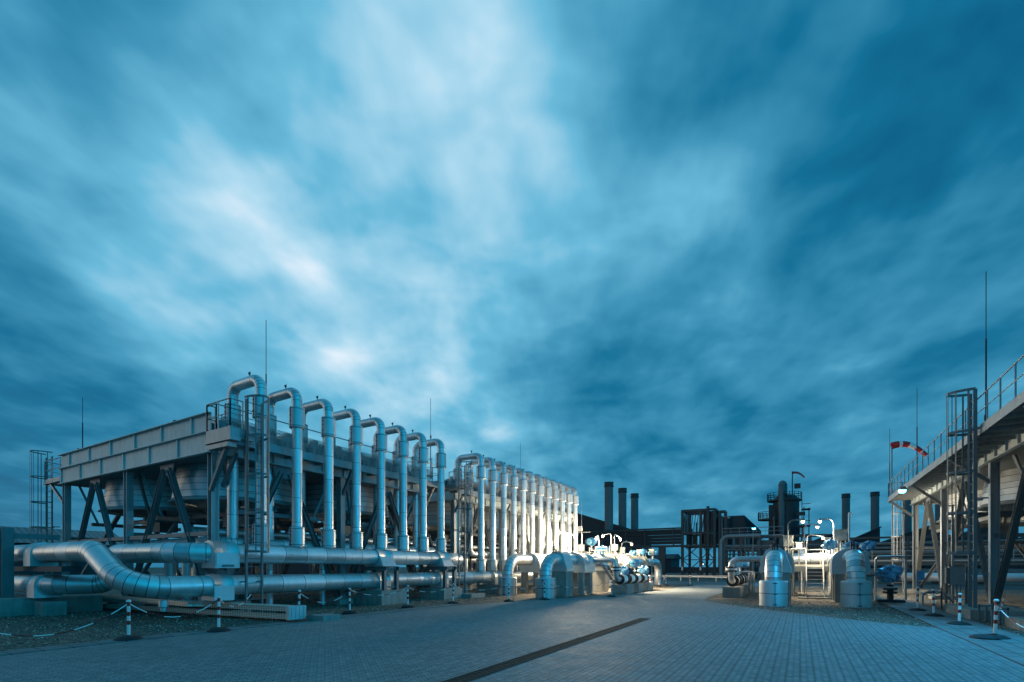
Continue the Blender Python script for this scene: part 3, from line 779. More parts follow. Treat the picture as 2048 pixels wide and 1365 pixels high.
tag(obj('ladder_plinth', MB().box(5.4, 7.0, 17.0, 20.6, -.1, .30), 'conc'), 'concrete plinth at the lower right edge', 'plinth')
tag(obj('ladder_plinth', MB().box(-17.7, -16.3, 23.2, 24.6, -.1, .22), 'conc'), 'low concrete pad under the second ladder', 'plinth')
for i, y in enumerate((20.7, 22.0)):
    x = 5.15
    mb = MB().beam((x, y, -.1), (x, y, .55), .05, .05).beam((x+.35, y, -.1), (x+.35, y, .55), .05, .05).beam((x-.03, y, .5), (x+.38, y, .5), .05, .05).tube((x+.17, y, 0), (x+.17, y, .48), .04, 8)
    tag(obj('pipe_stand', mb, 'galvd'), 'low pipe stand in gravel at right, %s' % ('nearer one' if i == 0 else 'beside the big ladder'), 'pipe stand')
tag(obj('stake', MB().tube((5.2, 27.3, 0), (5.2, 27.3, .85), .03, 8), 'dark'), 'short dark stake holding a chain at right', 'stake')

# ---------------------------------------------------------------- lightning rods
def rod(x, y, z0, z1, label):
    zm = z0+(z1-z0)*.55
    t = obj('lightning_rod', MB().tube((x, y, z0), (x, y, zm), .026, 8).tube((x, y, zm), (x, y, z1), .013, 6).lathe([(.05, z0), (.05, z0+.2), (.0, z0+.2)], (x, y, 0), n=8), 'dark')
    tag(t, label, 'lightning rod', 'lightning rods')
rod(-31.8, 10.6, 7.6, 10.5, 'thin rod at the left end of the near cooler roof')
rod(-19.6, 12.73, 7.2, 12.3, 'tall thin rod beside the first looped riser')
rod(-19.5, 23.4, 7.2, 12.1, 'thin rod beside the eighth looped riser')
rod(-20.4, 36.2, 7.0, 12.3, 'thin rod above the far risers')
rod(5.6, 23.15, 6.9, 12.1, 'tall thin rod beside the big ladder at right')
rod(5.6, 34.87, 6.9, 11.7, 'thin rod in the middle of the right walkway')
rod(5.6, 44.5, 6.4, 11.8, 'thin rod at the far end of the right walkway')
tag(obj('roof_vent', MB().lathe([(.0, 7.95), (.16, 7.93), (.2, 7.75), (.1, 7.6)], (-22.6, 10.7, 0), n=12), 'dark'), 'small dark cap on the gable edge near the landing', 'vent')
tag(obj('roof_vent', MB().lathe([(.0, 7.95), (.16, 7.93), (.2, 7.75), (.1, 7.6)], (-32.3, 10.7, 0), n=12), 'dark'), 'small dark cap on the gable edge beside the left rod', 'vent')

# ---------------------------------------------------------------- cable trays
t = thing('cable_tray', 'two stacked perforated cable trays ending at the edge of the paving', 'cable tray', (-14.4, 10.4, 0))
def trayline(mb, z, w0, w1, h, xe=-32.0):
    A = V(-14.55, 10.2, z); B_ = V(xe, 10.2+(xe+14.55)*.10, z); n_ = V(0, 1, 0)
    return mb.hexa([A+n_*w0, B_+n_*w0, B_+n_*w1, A+n_*w1]+[p+V(0, 0, h) for p in (A+n_*w0, B_+n_*w0, B_+n_*w1, A+n_*w1)])
u = MB(); trayline(u, .32, 0, .03, .15); trayline(u, .475, -.02, .54, .015); trayline(u, .32, .5, .53, .15); obj('upper_tray', u, 'tray', t)
u = MB(); trayline(u, .08, 0, .03, .15); trayline(u, .065, -.01, .54, .012); trayline(u, .232, -.02, .04, .012); obj('lower_tray', u, 'tray', t)
e = MB().box(-14.53, -14.40, 10.14, 10.80, .05, .50)
for y in (10.25, 10.4, 10.55, 10.7): e.box(-14.398, -14.385, y-.01, y+.01, .07, .48)
obj('end_cover', e, 'alu2', t)
l = MB()
for x in (-15.1, -17.5, -20, -22.5, -25):
    y = 10.2+(x+14.55)*.10; l.box(x-.04, x+.04, y+.1, y+.4, -.1, .06).box(x-.03, x+.03, y+.06, y+.46, .245, .318)
obj('feet', l, 'dark', t)
tag(obj('edge_block', MB().box(-14.35, -13.6, 10.85, 11.55, -.1, .17), 'conc'), 'small flat concrete block beside the tray end', 'block')
tag(obj('diagonal_tray', MB().beam((-25, 9.2, .55), (-17.6, 8.9, .50), .5, .06).beam((-25, 8.95, .62), (-17.6, 8.65, .57), .02, .12), 'tray'), 'single perforated tray below the diagonal pipe', 'cable tray')
tag(obj('valve_pot', MB().lathe([(0, .82), (.13, .82), (.14, .6), (.09, .57), (.09, .45)], (-18.1, 8.15, -.12), n=14), 'alu2'), 'small pot hanging under the diagonal pipe elbow', 'drain pot')

# ---------------------------------------------------------------- meter runs
ZP = 2.25
def ground_sleeve(t, x, y):
    r = .60
    mb = MB().lathe([(r, -.1), (r, .55, 1), (r, .575), (r, 1.10), (r-.02, 1.13), (r-.03, 1.15), (.36, 1.16)], (x, y, 0), n=40)
    for s_ in (1, -1):
        d = Vector((math.sin(.15), -math.cos(.15), 0)) if s_ == 1 else Vector((1, 0, 0))
        c = Vector((x, y, 0))+d*(r+.004)
        mb.beam(c+V(0, 0, .0), c+V(0, 0, 1.1), .02, .02, 1)
        for z in (.06, .55, 1.04): mb.beam(c+d.cross(V(0, 0, 1))*.09+V(0, 0, z), c-d.cross(V(0, 0, 1))*.09+V(0, 0, z), .03, .035, 1)
    obj('ground_sleeve', mb, ['alu2', 'seam'], t)
def hood_pier(t, x, y, d=1.0):
    obj('pier', MB().box(x-.62, x+.62, y, y+d, -.1, 1.55), 'conc', t)
    P = [(-.70, 1.52), (.70, 1.52), (.70, 1.70), (.42, 2.58), (.22, 2.74), (-.22, 2.74), (-.42, 2.58), (-.70, 1.70)]
    mb = MB(); o = 0
    for yy in (y-.05, y+d+.05):
        mb.v += [V(x+a, yy, z) for a, z in P]
    n = len(P)
    mb.face(list(range(n)), 0); mb.face([n+i for i in range(n)][::-1], 0)
    for i in range(n): mb.face([i, (i+1) % n, n+(i+1) % n, n+i], 0)
    obj('hood', mb, 'alu2', t)
def round_housing(t, x, y0, y1, r=.80):
    P = [(-r, 1.42)]+[(-r*math.cos(a), 2.02+r*math.sin(a)*.9) for a in [math.pi*i/16 for i in range(17)]]+[(r, 1.42)]
    mb = MB()
    for yy in (y0, y1): mb.v += [V(x+a, yy, z) for a, z in P]
    n = len(P); mb.face(list(range(n)), 0); mb.face([n+i for i in range(n)][::-1], 0)
    for i in range(n): mb.face([i, (i+1) % n, n+(i+1) % n, n+i], 0, 1 <= i < n-2)
    for yy in (y0+.01, y1-.06):
        mb.box(x+r+.002, x+r+.015, yy, yy+.05, 1.42, 2.0)
    mb.box(x+r+.001, x+r+.008, y0+.1, y1-.1, 1.71, 1.722, 1)
    obj('valve_housing', mb, ['alu2', 'seam'], t)
    obj('housing_leg', MB().box(x+.3, x+.66, y0+.05, y0+.4, -.1, 1.42).box(x-.66, x-.3, y0+.05, y0+.4, -.1, 1.42), 'conc', t)
    obj('housing_leg', MB().box(x+.3, x+.66, y1-.5, y1-.1, -.1, 1.42).box(x-.66, x-.3, y1-.5, y1-.1, -.1, 1.42), 'conc', t)
def vent_cluster(t, x, y, z):
    mb = MB()
    for dx, h in ((-.1, .35), (.12, .28), (.0, .42)):
        mb.tube((x+dx, y, z-.1), (x+dx, y, z+h), .035, 8).lathe([(.07, z+h*.5), (.07, z+h*.5+.05), (0, z+h*.5+.05)], (x+dx, y, 0), n=10).beam((x+dx-.07, y, z+h), (x+dx+.07, y, z+h), .03, .03)
    obj('vent_valves', mb, 'black', t)
def run(x, y, hood, ye, label, down=True):
    t = thing('gas_pipe_run', label, 'pipeline', (x, y, 0))
    pts = [(x, y, 0), (x, y, ZP), (x, ye, ZP)]+([(x, ye, -.1)] if down else [])
    obj('pipe', MB().path(pts, .365, .95, 32, .95, 7), ['alu', 'seam'], t)
    ground_sleeve(t, x, y)
    if hood: hood_pier(t, x, y+1.5, 1.0)
    yh = y+(4.0 if hood else 2.9)
    round_housing(t, x, yh, yh+(1.9 if hood else 2.3))
    hood_pier(t, x, yh+4.2, .9)
    vent_cluster(t, x, y+1.15, ZP+.36)
    return t
run(-12.8, 25.7, True, 52.0, 'left pipe run rising from the nearer ground sleeve beside the yard')
run(-16.1, 26.9, False, 47.0, 'left pipe run rising from the ground sleeve farther back by the risers')
run(-1.07, 26.0, True, 46.0, 'right pipe run rising from the ground sleeve left of the stairs')
run(2.2, 27.1, False, 46.0, 'right pipe run rising from the ground sleeve right of the stairs')
pipe_thing('cross_pipe', 'cream lit pipe crossing behind the stairs between two right runs', [(-1.0, 38.0, 2.3), (2.2, 38.0, 2.3)], .39, .5, 1.4)
pipe_thing('cross_pipe', 'pipe crossing between the two left runs behind the platform', [(-16.0, 40.0, 2.3), (-12.9, 40.0, 2.3)], .36, .5, 1.4)
# flanged cream sections of the left near run
t = thing('flange_set', 'cream flanges and meter body bolted along the left near run', 'flanges', (-12.8, 36.5, ZP))
for y in (36.5, 37.4, 38.6, 39.6, 41.5, 43, 45.2, 46.2):
    obj('flange', MB().lathe([(.36, y), (.55, y), (.55, y+.12), (.36, y+.12)], (-12.8, 0, ZP), (0, 1, 0), n=28), 'cream', t)
obj('meter_body', MB().lathe([(.38, 39.6), (.46, 40.2), (.46, 41.0), (.38, 41.5)], (-12.8, 0, ZP), (0, 1, 0), n=28), 'cream', t)

def actuator(x, y, z, label, kind=0, s=1.0):
    """blue wrapped or painted valve actuator on a stem"""
    t = thing('valve_actuator', label, 'valve actuator', (x, y, z-.5*s), 'blue valve actuators')
    obj('stem', MB().tube((x, y, z-.62*s), (x, y, z-.15*s), .06*s, 10).lathe([(.13*s, z-.55*s), (.13*s, z-.48*s), (0, z-.48*s)], (x, y, 0), n=12), 'alu2', t)
    if kind == 0:      # lumpy plastic wrap
        mb = MB(); n, k = 14, 9; o = 0
        for j in range(k+1):
            ph = math.pi*j/k
            for i in range(n):
                th = 2*math.pi*i/n
                rr = s*(.33+.09*math.sin(3*th+j)+.05*math.cos(5*th-2*j)+random.uniform(-.035, .035))
                mb.v.append(V(x+rr*1.15*math.sin(ph)*math.cos(th), y+rr*math.sin(ph)*math.sin(th), z+rr*.85*math.cos(ph)))
        for j in range(k):
            for i in range(n):
                q = (i+1) % n; mb.face([j*n+i, (j+1)*n+i, (j+1)*n+q, j*n+q], 0, False)
        obj('wrap', mb, 'tarp', t)
    elif kind == 1:    # painted motor drum lying along x
        r = .24*s
        mb = MB().lathe([(0, -.5*s), (r*.7, -.5*s), (r, -.42*s), (r, -.1*s), (r*.8, -.08*s), (r*.8, 0), (r, .02*s), (r, .42*s), (r*.75, .5*s), (0, .5*s)], (x, y, z), (1, 0, 0), n=20)
        mb.tube((x, y, z-.1*s), (x, y, z+.36*s), .06*s, 10).box(x-.14*s, x+.14*s, y-.34*s, y-.2*s, z-.14*s, z+.14*s)
        obj('motor', mb, 'blue', t)
    else:              # round gear head with hand wheel
        mb = MB().lathe([(0, -.3*s), (.22*s, -.28*s), (.34*s, -.12*s), (.36*s, .08*s), (.3*s, .24*s), (.12*s, .32*s), (0, .33*s)], (x, y, z), (0, 0, 1), n=20)
        mb.box(x-.42*s, x+.42*s, y-.12*s, y+.12*s, z-.08*s, z+.1*s)
        obj('gear_head', mb, 'blue', t)
        wm = MB()
        for i in range(16):
            a0, a1 = 2*math.pi*i/16, 2*math.pi*(i+1)/16
            wm.tube((x+.28*s*math.cos(a0), y-.42*s, z+.28*s*math.sin(a0)), (x+.28*s*math.cos(a1), y-.42*s, z+.28*s*math.sin(a1)), .02*s, 6)
        wm.tube((x, y-.42*s, z), (x, y-.2*s, z), .025*s, 6).tube((x-.28*s, y-.42*s, z), (x+.28*s, y-.42*s, z), .015*s, 6)
        obj('hand_wheel', wm, 'black', t)
    return t
# small branch lines with valves
def branch(x0, x1, label, long_block):
    t = thing('branch_line', label, 'pipeline', (x1, 31.5, 0))
    obj('pipe', MB().path([(x0, 31.5, ZP), (x1, 31.5, ZP), (x1, 31.5, .95), (x1, 39.8, .95)], .165, .42, 24, 0, 8, m=0), ['alu2', 'seam'], t)
    fl = MB()
    for z in (1.52, 1.72): fl.lathe([(.17, z), (.33, z), (.33, z+.07), (.17, z+.07)], (x1, 31.5, 0), n=24)
    for i in range(10):
        a = 2*math.pi*i/10; fl.tube((x1+.28*math.cos(a), 31.5+.28*math.sin(a), 1.48), (x1+.28*math.cos(a), 31.5+.28*math.sin(a), 1.84), .022, 6)
    obj('flange_joint', fl, 'black', t)
    obj('flange_spacer', MB().lathe([(.31, 1.592), (.31, 1.718)], (x1, 31.5, 0), n=24), 'alu2', t)
    for y in (32.3, 34.0, 35.6, 37.3):
        vb = MB().lathe([(.17, y), (.30, y+.07), (.31, y+.35), (.31, y+.75), (.30, y+.93), (.17, y+1.0)], (x1, 0, .95), (0, 1, 0), n=24)
        vb = obj('valve_body', vb, 'white' if x1 < -5 else 'alu2', t)
        for yy in (y-.10, y+1.02): obj('flange', MB().lathe([(.17, yy), (.35, yy), (.35, yy+.08), (.17, yy+.08)], (x1, 0, .95), (0, 1, 0), n=24), 'black', vb)
    return t
branch(-12.8, -10.5, 'branch line with black flanged valves left of the road', False)
branch(-1.07, -3.5, 'branch line with flanged valves right of the road', True)
for i, (a, c, lab) in enumerate(((32.2, 33.7, 'nearest concrete block under the left branch valves'), (34.9, 36.3, 'middle concrete block under the left branch valves'), (37.4, 38.9, 'farthest concrete block under the left branch valves'))):
    tag(obj('concrete_block', MB().box(-11.05, -9.95, a, c, -.1, .60), 'conc'), lab, 'concrete block', 'blocks under left branch')
tag(obj('concrete_block', MB().box(-3.95, -3.0, 31.3, 39.2, -.1, .60), 'conc'), 'long concrete block under the right branch valves', 'concrete block')
actuator(-10.5, 33.2, 1.55, 'blue wrapped actuator on the nearest valve left of the road', 0, .95)
actuator(-10.6, 36.1, 2.05, 'round blue actuator standing highest over the left branch', 2, 1.05)
actuator(-10.5, 38.2, 1.55, 'blue wrapped actuator on the farthest valve left of the road', 0, 1.0)
actuator(-3.5, 32.9, 1.55, 'lumpy blue wrapped actuator on the right branch', 0, .85)
actuator(-3.4, 35.6, 2.0, 'blue motor actuator above the right branch', 1, 1.05)
st = MB()
for y in (33.9, 34.8, 36.5, 38.2):
    st.tube((-2.75, y, 0), (-2.75, y, 1.45), .04, 8).tube((-2.75, y, 1.45), (-3.3, y, 1.5), .035, 8)
st.box(-2.9, -2.6, 35.3, 35.7, .8, 1.3)
tag(obj('impulse_lines', st, 'galv'), 'row of thin upright pipes beside the right branch valves', 'pipework')
actuator(-15.6, 40.2, 3.95, 'round blue actuator high up near the leftmost lamps', 2, 1.15)
actuator(-14.9, 41.0, 3.25, 'pale blue motor drum above the left platform', 1, 1.25)
actuator(-12.9, 43.5, 3.0, 'small blue wrapped actuator over the left flanges', 0, .8)
actuator(-12.8, 46.4, 3.2, 'flat blue hand gear at the end of the left run', 2, .9)
actuator(-12.3, 48.0, 3.1, 'blue motor beside the end of the left run', 1, .9)
actuator(1.5, 33.5, 3.05, 'blue wrapped actuator between cabinet and right housing', 0, .9)
actuator(2.4, 32.6, 2.9, 'blue wrapped actuator on top of the right run', 0, .9)
actuator(3.0, 30.6, 2.85, 'blue wrapped actuator above the right elbow', 0, .8)
actuator(3.95, 31.2, 1.45, 'dark blue covered valve right of the right ground sleeve', 0, 1.35)
tag(obj('valve_stand', MB().tube((3.95, 31.2, 0), (3.95, 31.2, .9), .14, 14).lathe([(.3, .45), (.3, .55), (0, .55)], (3.95, 31.2, 0), n=16).lathe([(.3, .62), (.3, .72), (0, .72)], (3.95, 31.2, 0), n=16).box(3.4, 4.5, 30.8, 31.6, 0, .14), 'dark'), 'dark flanged stand under the covered valve', 'valve stand')
pipe_thing('gooseneck_pipe', 'thin grey pipe arch behind the covered valve', [(3.6, 33.5, 0), (3.6, 33.5, 2.35), (4.9, 33.5, 2.35), (4.9, 33.5, 0)], .06, .2, 0, n=12, mats=('galv', 'seam'))
pipe_thing('gooseneck_pipe', 'grey hose-like pipe bent over beside the blue post', [(4.95, 29.6, 0), (4.95, 29.6, .62), (5.7, 29.8, .62), (6.2, 30.3, .15)], .05, .25, 0, n=12, mats=('galv', 'seam'))

# platforms and stairs
def stairs(t, x0, x1, y0, y1, z1, n=8):
    for x in (x0, x1):
        obj('stringer', MB().beam((x, y0, .05), (x, y1, z1), .03, .20), 'galv', t)
    tr = MB()
    for i in range(n):
        f_ = (i+.6)/n; y = y0+(y1-y0)*f_; z = .05+(z1-.05)*f_; tr.box(x0+.015, x1-.015, y-.11, y+.11, z-.03, z)
    obj('treads', tr, 'galv', t)
    hr = MB()
    for x in (x0, x1):
        hr.tube((x, y0, .95), (x, y1, z1+1.0), .025, 8).tube((x, y0, .5), (x, y1, z1+.5), .018, 8)
        for f_ in (0, .5, 1): hr.tube((x, y0+(y1-y0)*f_, .05+(z1-.05)*f_), (x, y0+(y1-y0)*f_, .95+(z1+.05)*f_), .025, 8)
    obj('handrail', hr, 'cream', t)
t = thing('service_platform', 'white railed service platform with open stairs between the right runs', 'platform', (.75, 33, 0))
stairs(t, .32, 1.18, 33.0, 35.0, 1.8)
fl = MB().box(-.45, 1.95, 35.0, 37.4, 1.72, 1.80).box(-.45, .3, 34.6, 35.0, 1.5, 1.84).box(1.2, 1.95, 34.6, 35.0, 1.5, 1.84)
obj('floor', fl, 'galvd', t)
rl = railing(MB(), [(.3, 34.65), (-.45, 34.65), (-.45, 37.35), (1.95, 37.35), (1.95, 34.65), (1.2, 34.65)], 1.8, 1.1, .75)
obj('railing', rl, 'cream', t)
for x in (-.35, 1.85):
    for y in (34.75, 37.3): obj('leg', MB().beam((x, y, 0), (x, y, 1.5), .12, .12).box(x-.2, x+.2, y-.2, y+.2, 0, .12), 'galvd', t)
tag(obj('stair_pad', MB().box(-.1, 1.6, 32.5, 33.1, -.1, .06), 'conc'), 'concrete pad at the foot of the white stairs', 'pad')
t = thing('service_platform', 'white railed service platform along the left pipe runs', 'platform', (-14.4, 34, 0))
obj('floor', MB().box(-15.5, -13.5, 34.0, 48, 1.85, 1.92).box(-13.5, -12.1, 33.6, 34.5, 1.85, 1.92), 'galvd', t)
rl = railing(MB(), [(-12.2, 34.6), (-13.45, 34.6), (-13.45, 48), (-15.5, 48), (-15.5, 34.0)], 1.92, 1.1, .75)
obj('railing', rl, 'cream', t)
lg = MB()
for y in (34.3, 38, 42, 47.6):
    for x in (-15.3, -13.7): lg.beam((x, y, 0), (x, y, 1.85), .1, .1)
obj('legs', lg, 'galvd', t)
tr = MB()
for i in range(8):
    f_ = (i+.5)/8; tr.box(-12.1+1.3*f_-.1, -12.1+1.3*f_+.1, 33.65, 34.45, 1.85-1.75*f_-.03, 1.85-1.75*f_)
obj('treads', tr, 'galv', t)
for y in (33.6, 34.5): obj('stringer', MB().beam((-12.15, y, 1.85), (-10.95, y, .1), .03, .2), 'galvd', t)

def cabinet(x, y, z, w_, h, label, post=True, m='cream', d=.3):
    t = thing('control_cabinet', label, 'cabinet', (x, y, z), 'control cabinets')
    obj('case', MB().box(x-w_/2, x+w_/2, y-d/2, y+d/2, z, z+h), m, t)
    obj('door', MB().box(x-w_/2+.02, x+w_/2-.02, y-d/2-.025, y-d/2-.002, z+.02, z+h-.02).box(x+w_/2-.08, x+w_/2-.05, y-d/2-.045, y-d/2-.026, z+h*.45, z+h*.6), m, t)
    obj('roof', MB().box(x-w_/2-.03, x+w_/2+.03, y-d/2-.06, y+d/2+.02, z+h+.001, z+h+.03), m, t)
    if post: obj('post', MB().tube((x, y, max(0, z-2.6)), (x, y, z-.001), .045, 10), 'galv', t)
    return t
cabinet(-15.6, 38.0, 3.1, .45, .5, 'white cabinet under the leftmost lamps')
cabinet(-14.6, 43.5, 3.3, .55, .5, 'largest white cabinet left of the double lamp post')
cabinet(-14.0, 44.0, 3.05, .35, .5, 'narrow white cabinet just left of the double lamp post')
cabinet(-13.3, 47.0, 3.0, .5, .4, 'white cabinet right of the double lamp post')
cabinet(-12.2, 47.2, 2.95, .45, .5, 'rightmost white cabinet on the left runs')
cabinet(-.62, 34.3, 3.05, .5, .62, 'cream cabinet on the lamp post left of the stairs', m='cream')
cabinet(-.05, 34.9, 2.85, .34, .42, 'small grey cabinet at the left platform rail', m='galv')
cabinet(2.05, 34.4, 3.35, .62, .6, 'cream cabinet with slanted cover right of the stairs')
cabinet(1.5, 36.6, 3.15, .35, .45, 'small white cabinet behind the right rail', m='white')
cabinet(.1, 40.5, 2.6, .4, .45, 'white box on top of the crossing pipe', m='white')
cabinet(1.75, 40.5, 2.6, .4, .45, 'second white box on top of the crossing pipe', m='white')
cabinet(6.35, 30.5, .95, .55, .85, 'grey electrical cabinet before the right cooler leg', m='galv', post=False, d=.3)
lb = MB().box(5.95, 6.06, 30.35, 30.65, 1.0, 1.75)
for x in (6.0, 6.12, 6.24, 6.36, 6.48, 6.66): lb.tube((x, 30.5, 0), (x, 30.5, .95), .025, 8)
for x in (5.98, 6.72): lb.beam((x, 30.55, 0), (x, 30.55, 1.9), .06, .06)
tag(obj('cable_riser', lb, 'galvd'), 'cable pipes and frame under the grey cabinet', 'cable frame')
tag(obj('sign_post', MB().beam((5.0, 31.0, 0), (5.0, 31.0, 1.6), .07, .07).box(5.02, 5.26, 30.93, 30.96, 1.15, 1.6), 'blue'), 'blue post with small blue box before the warm lit ladder', 'post')
tag(obj('pole', MB().tube((6.35, 31.2, 0), (6.35, 31.2, 4.8), .05, 10).beam((5.9, 31.2, 4.75), (6.5, 31.2, 4.75), .05, .05), 'galv'), 'bare upright pole behind the grey cabinet', 'pole')
pipe_thing('vent_pipe', 'thin hooked vent pipe rising above the slanted cabinet', [(2.45, 34.6, 2.2), (2.45, 34.6, 4.95), (2.62, 34.6, 4.95), (2.62, 34.6, 4.75)], .035, .07, 0, n=10, mats=('white', 'seam'))
cl = MB()
for x, y, h in ((1.75, 33.95, 3.2), (2.1, 33.95, 3.2), (1.9, 33.95, 3.3), (2.0, 33.95, 2.2), (2.25, 33.95, 3.3)): cl.tube((x, y, .0), (x, y, h), .03, 8)
for z in (1.0, 1.9, 2.6): cl.beam((1.7, 33.95, z), (2.35, 33.95, z), .04, .04)
tag(obj('instrument_lines', cl, 'cream'), 'cluster of thin cream instrument pipes right of the stairs', 'pipework')
cl = MB()
for x, h in ((-.75, 3.0), (-.5, 2.9), (-.35, 3.3)): cl.tube((x, 33.9, .0), (x, 33.9, h), .03, 8)
for z in (1.0, 1.9, 2.6): cl.beam((-.8, 33.9, z), (-.3, 33.9, z), .04, .04)
tag(obj('instrument_lines', cl, 'cream'), 'thin cream instrument pipes left of the stairs', 'pipework')
cl = MB()
for i in range(16):
    x = -15.2+random.random()*2.6; y = 36+random.random()*11; cl.tube((x, y, 1.6), (x, y, 2.7+random.random()*.8), .035, 8).lathe([(.09, 2.5), (.09, 2.56), (0, 2.56)], (x, y, random.random()*.4), n=8)
for z in (2.3, 2.75): cl.tube((-14.0, 35, z), (-14.0, 47, z), .04, 8).tube((-15.3, 38, z), (-12.4, 38, z), .04, 8)
tag(obj('instrument_lines', cl, 'cream'), 'tangle of cream instrument pipes over the left runs', 'pipework')

# ---------------------------------------------------------------- lamps
def lamp(name, label, base, z, head, col, watts, bulb, arm=True, hooks='galv', size=.095, group=None, z0=0.0, cone=0, aim=(0, 0, -1)):
    bx, by = base; hx, hy, hz = head
    t = thing(name, label, 'lamp', (bx, by, z0), group)
    if arm:
        obj('post', MB().path([(bx, by, z0), (bx, by, z), (hx, hy, hz+.1)], .035, .35, 10, 0, 5), [hooks, 'seam'], t)
    hd = MB().lathe([(.04, .16), (size*1.15, .12), (size*1.25, .02), (size*1.1, .0)], (hx, hy, hz), n=16)
    h = obj('lamp_head', hd, hooks, t)
    gl_ = MB().lathe([(size*1.05, .0), (size*1.0, -.08), (size*.6, -.14), (0, -.16)], (hx, hy, hz), n=16)
    obj('lamp_glass', gl_, bulb, h)
    ld = bpy.data.lights.new('lamp_light', 'SPOT' if cone else 'POINT'); ld.energy = watts; ld.color = col; ld.shadow_soft_size = .25
    if cone: ld.spot_size = R(cone); ld.spot_blend = .5
    lo = bpy.data.objects.new('lamp_light', ld); COL.objects.link(lo); lo.parent = t
    lo.location = Vector((hx, hy, hz-.34))-t.location
    if cone: lo.rotation_euler = (-Vector(aim)).to_track_quat('Z', 'Y').to_euler()
    return t
WARM = (1.0, .80, .54); NEU = (1.0, .84, .60); CY = (.04, .52, 1.0)
LW = 2000
lamp('lamp_post', 'leftmost glowing lamp, in front of the far risers', (-14.5, 31.0), 4.3, (-13.9, 31.3, 4.1), WARM, 1300, 'bulbw', hooks='galv')
lamp('lamp_post', 'glowing lamp just right of the leftmost one', (-15.2, 34.0), 4.3, (-14.6, 34.3, 4.1), WARM, 1800, 'bulbw', hooks='galv')
lamp('lamp_post', 'glowing lamp above the round blue actuator', (-15.9, 42.8), 4.7, (-16.4, 43.5, 4.5), WARM, LW, 'bulbw', hooks='galv')
lamp('lamp_post', 'left lamp of the pair on twin posts over the left platform', (-15.1, 44.0), 4.9, (-15.3, 42.3, 4.6), WARM, LW, 'bulbw', hooks='galv')
lamp('lamp_post', 'right lamp of the pair on twin posts over the left platform', (-15.0, 44.6), 4.9, (-15.1, 46.6, 4.5), WARM, LW, 'bulbw', hooks='galv')
lamp('lamp_post', 'lowest, rightmost glowing lamp over the left runs', (-12.3, 38.3), 3.85, (-11.7, 39.0, 3.65), WARM, 6000, 'bulbw', hooks='galv', cone=150)
lamp('lamp_post', 'tallest white curved lamp left of the stairs', (-.62, 34.0), 4.6, (.15, 34.2, 4.55), NEU, 1300, 'bulbn', hooks='galvd', cone=140)
lamp('lamp_post', 'curved lamp in the middle behind the platform', (.25, 38.6), 4.75, (1.0, 38.6, 4.5), NEU, 1300, 'bulbn', hooks='galvd', cone=150, aim=(.6, .1, -.7))
lamp('lamp_post', 'lamp arching left from the cream cabinet', (1.85, 37.2), 4.85, (1.1, 37.2, 4.75), NEU, 1900, 'bulbn', hooks='galvd', cone=150, aim=(.75, .25, -.6))
lamp('lamp_post', 'low distant lamp seen under the middle lamps', (.5, 50.0), 4.65, (1.7, 50.0, 4.35), NEU, 380, 'bulbn', hooks='galv')
# flood lamps on the right walkway
def flood(x, y, z, label, watts, rot=0, col=CY, bulb='bulbc'):
    t = thing('flood_lamp', label, 'lamp', (x, y, z), 'flood lamps')
    obj('bracket', MB().beam((x, y, z+.22), (x, y, z+.45), .05, .05), 'galvd', t)
    h = obj('housing', MB().lathe([(0, .2), (.16, .18), (.2, .05), (.2, -.02)], (x, y, z), n=16), 'galvd', t)
    obj('lamp_glass', MB().lathe([(.19, -.021), (.18, -.12), (.11, -.20), (0, -.22)], (x, y, z), n=16), bulb, h)
    ld = bpy.data.lights.new('lamp_light', 'SPOT'); ld.energy = watts; ld.color = col; ld.shadow_soft_size = .15; ld.spot_size = R(140); ld.spot_blend = .4
    lo = bpy.data.objects.new('lamp_light', ld); COL.objects.link(lo); lo.parent = t; lo.location = (-.1, 0, -.34); lo.rotation_euler = Vector((.85, .12, .55)).to_track_quat('Z', 'Y').to_euler()
flood(5.2, 36.6, 6.35, 'bright cyan flood lamp under the right walkway rail', 700)
flood(5.15, 17.35, 6.3, 'cyan flood lamp under the walkway just beyond the right edge', 1800)
# far street lamps
def street(x, y, z, label, watts, bulb, col, arm=(.9, 0)):
    lamp('street_lamp', label, (x, y), z+.2, (x+arm[0], y+arm[1], z), col, watts, bulb, hooks='galvd', size=.2, group='far street lamps')
street(-4.9, 66.0, 6.5, 'bright cyan street lamp before the dark tower', 700, 'bulbc', CY, (.05, .5))
street(-29.0, 110.0, 4.9, 'cyan street lamp seen under the pipe bridge', 500, 'bulbc', CY, (.05, .5))
street(-25.0, 92.0, 4.9, 'cyan street lamp on an arm left of the bridge leg', 300, 'bulbc', CY, (1.2, 0))
street(-22.5, 140.0, 2.6, 'small warm lamp low in the far distance', 200, 'bulbn', NEU, (.05, .5))
street(-9.9, 78.0, 9.0, 'unlit hooked street lamp before the process rack', 0, 'galv', NEU, (.9, 0))
t = thing('floodlight_mast', 'unlit square floodlight on a mast with cross arm by the far risers', 'lamp', (-17.2, 40.6, 2))
obj('mast', MB().tube((-17.0, 41.4, 1.9), (-17.0, 41.4, 4.9), .04, 8).beam((-17.4, 41.4, 4.9), (-16.2, 41.4, 4.9), .05, .05).tube((-17.0, 41.4, 5.0), (-17.0, 41.4, 7.6), .012, 6), 'galv', t)
obj('lamp_head', MB().box(-17.4, -16.95, 41.25, 41.4, 5.0, 5.45), 'cream', t)

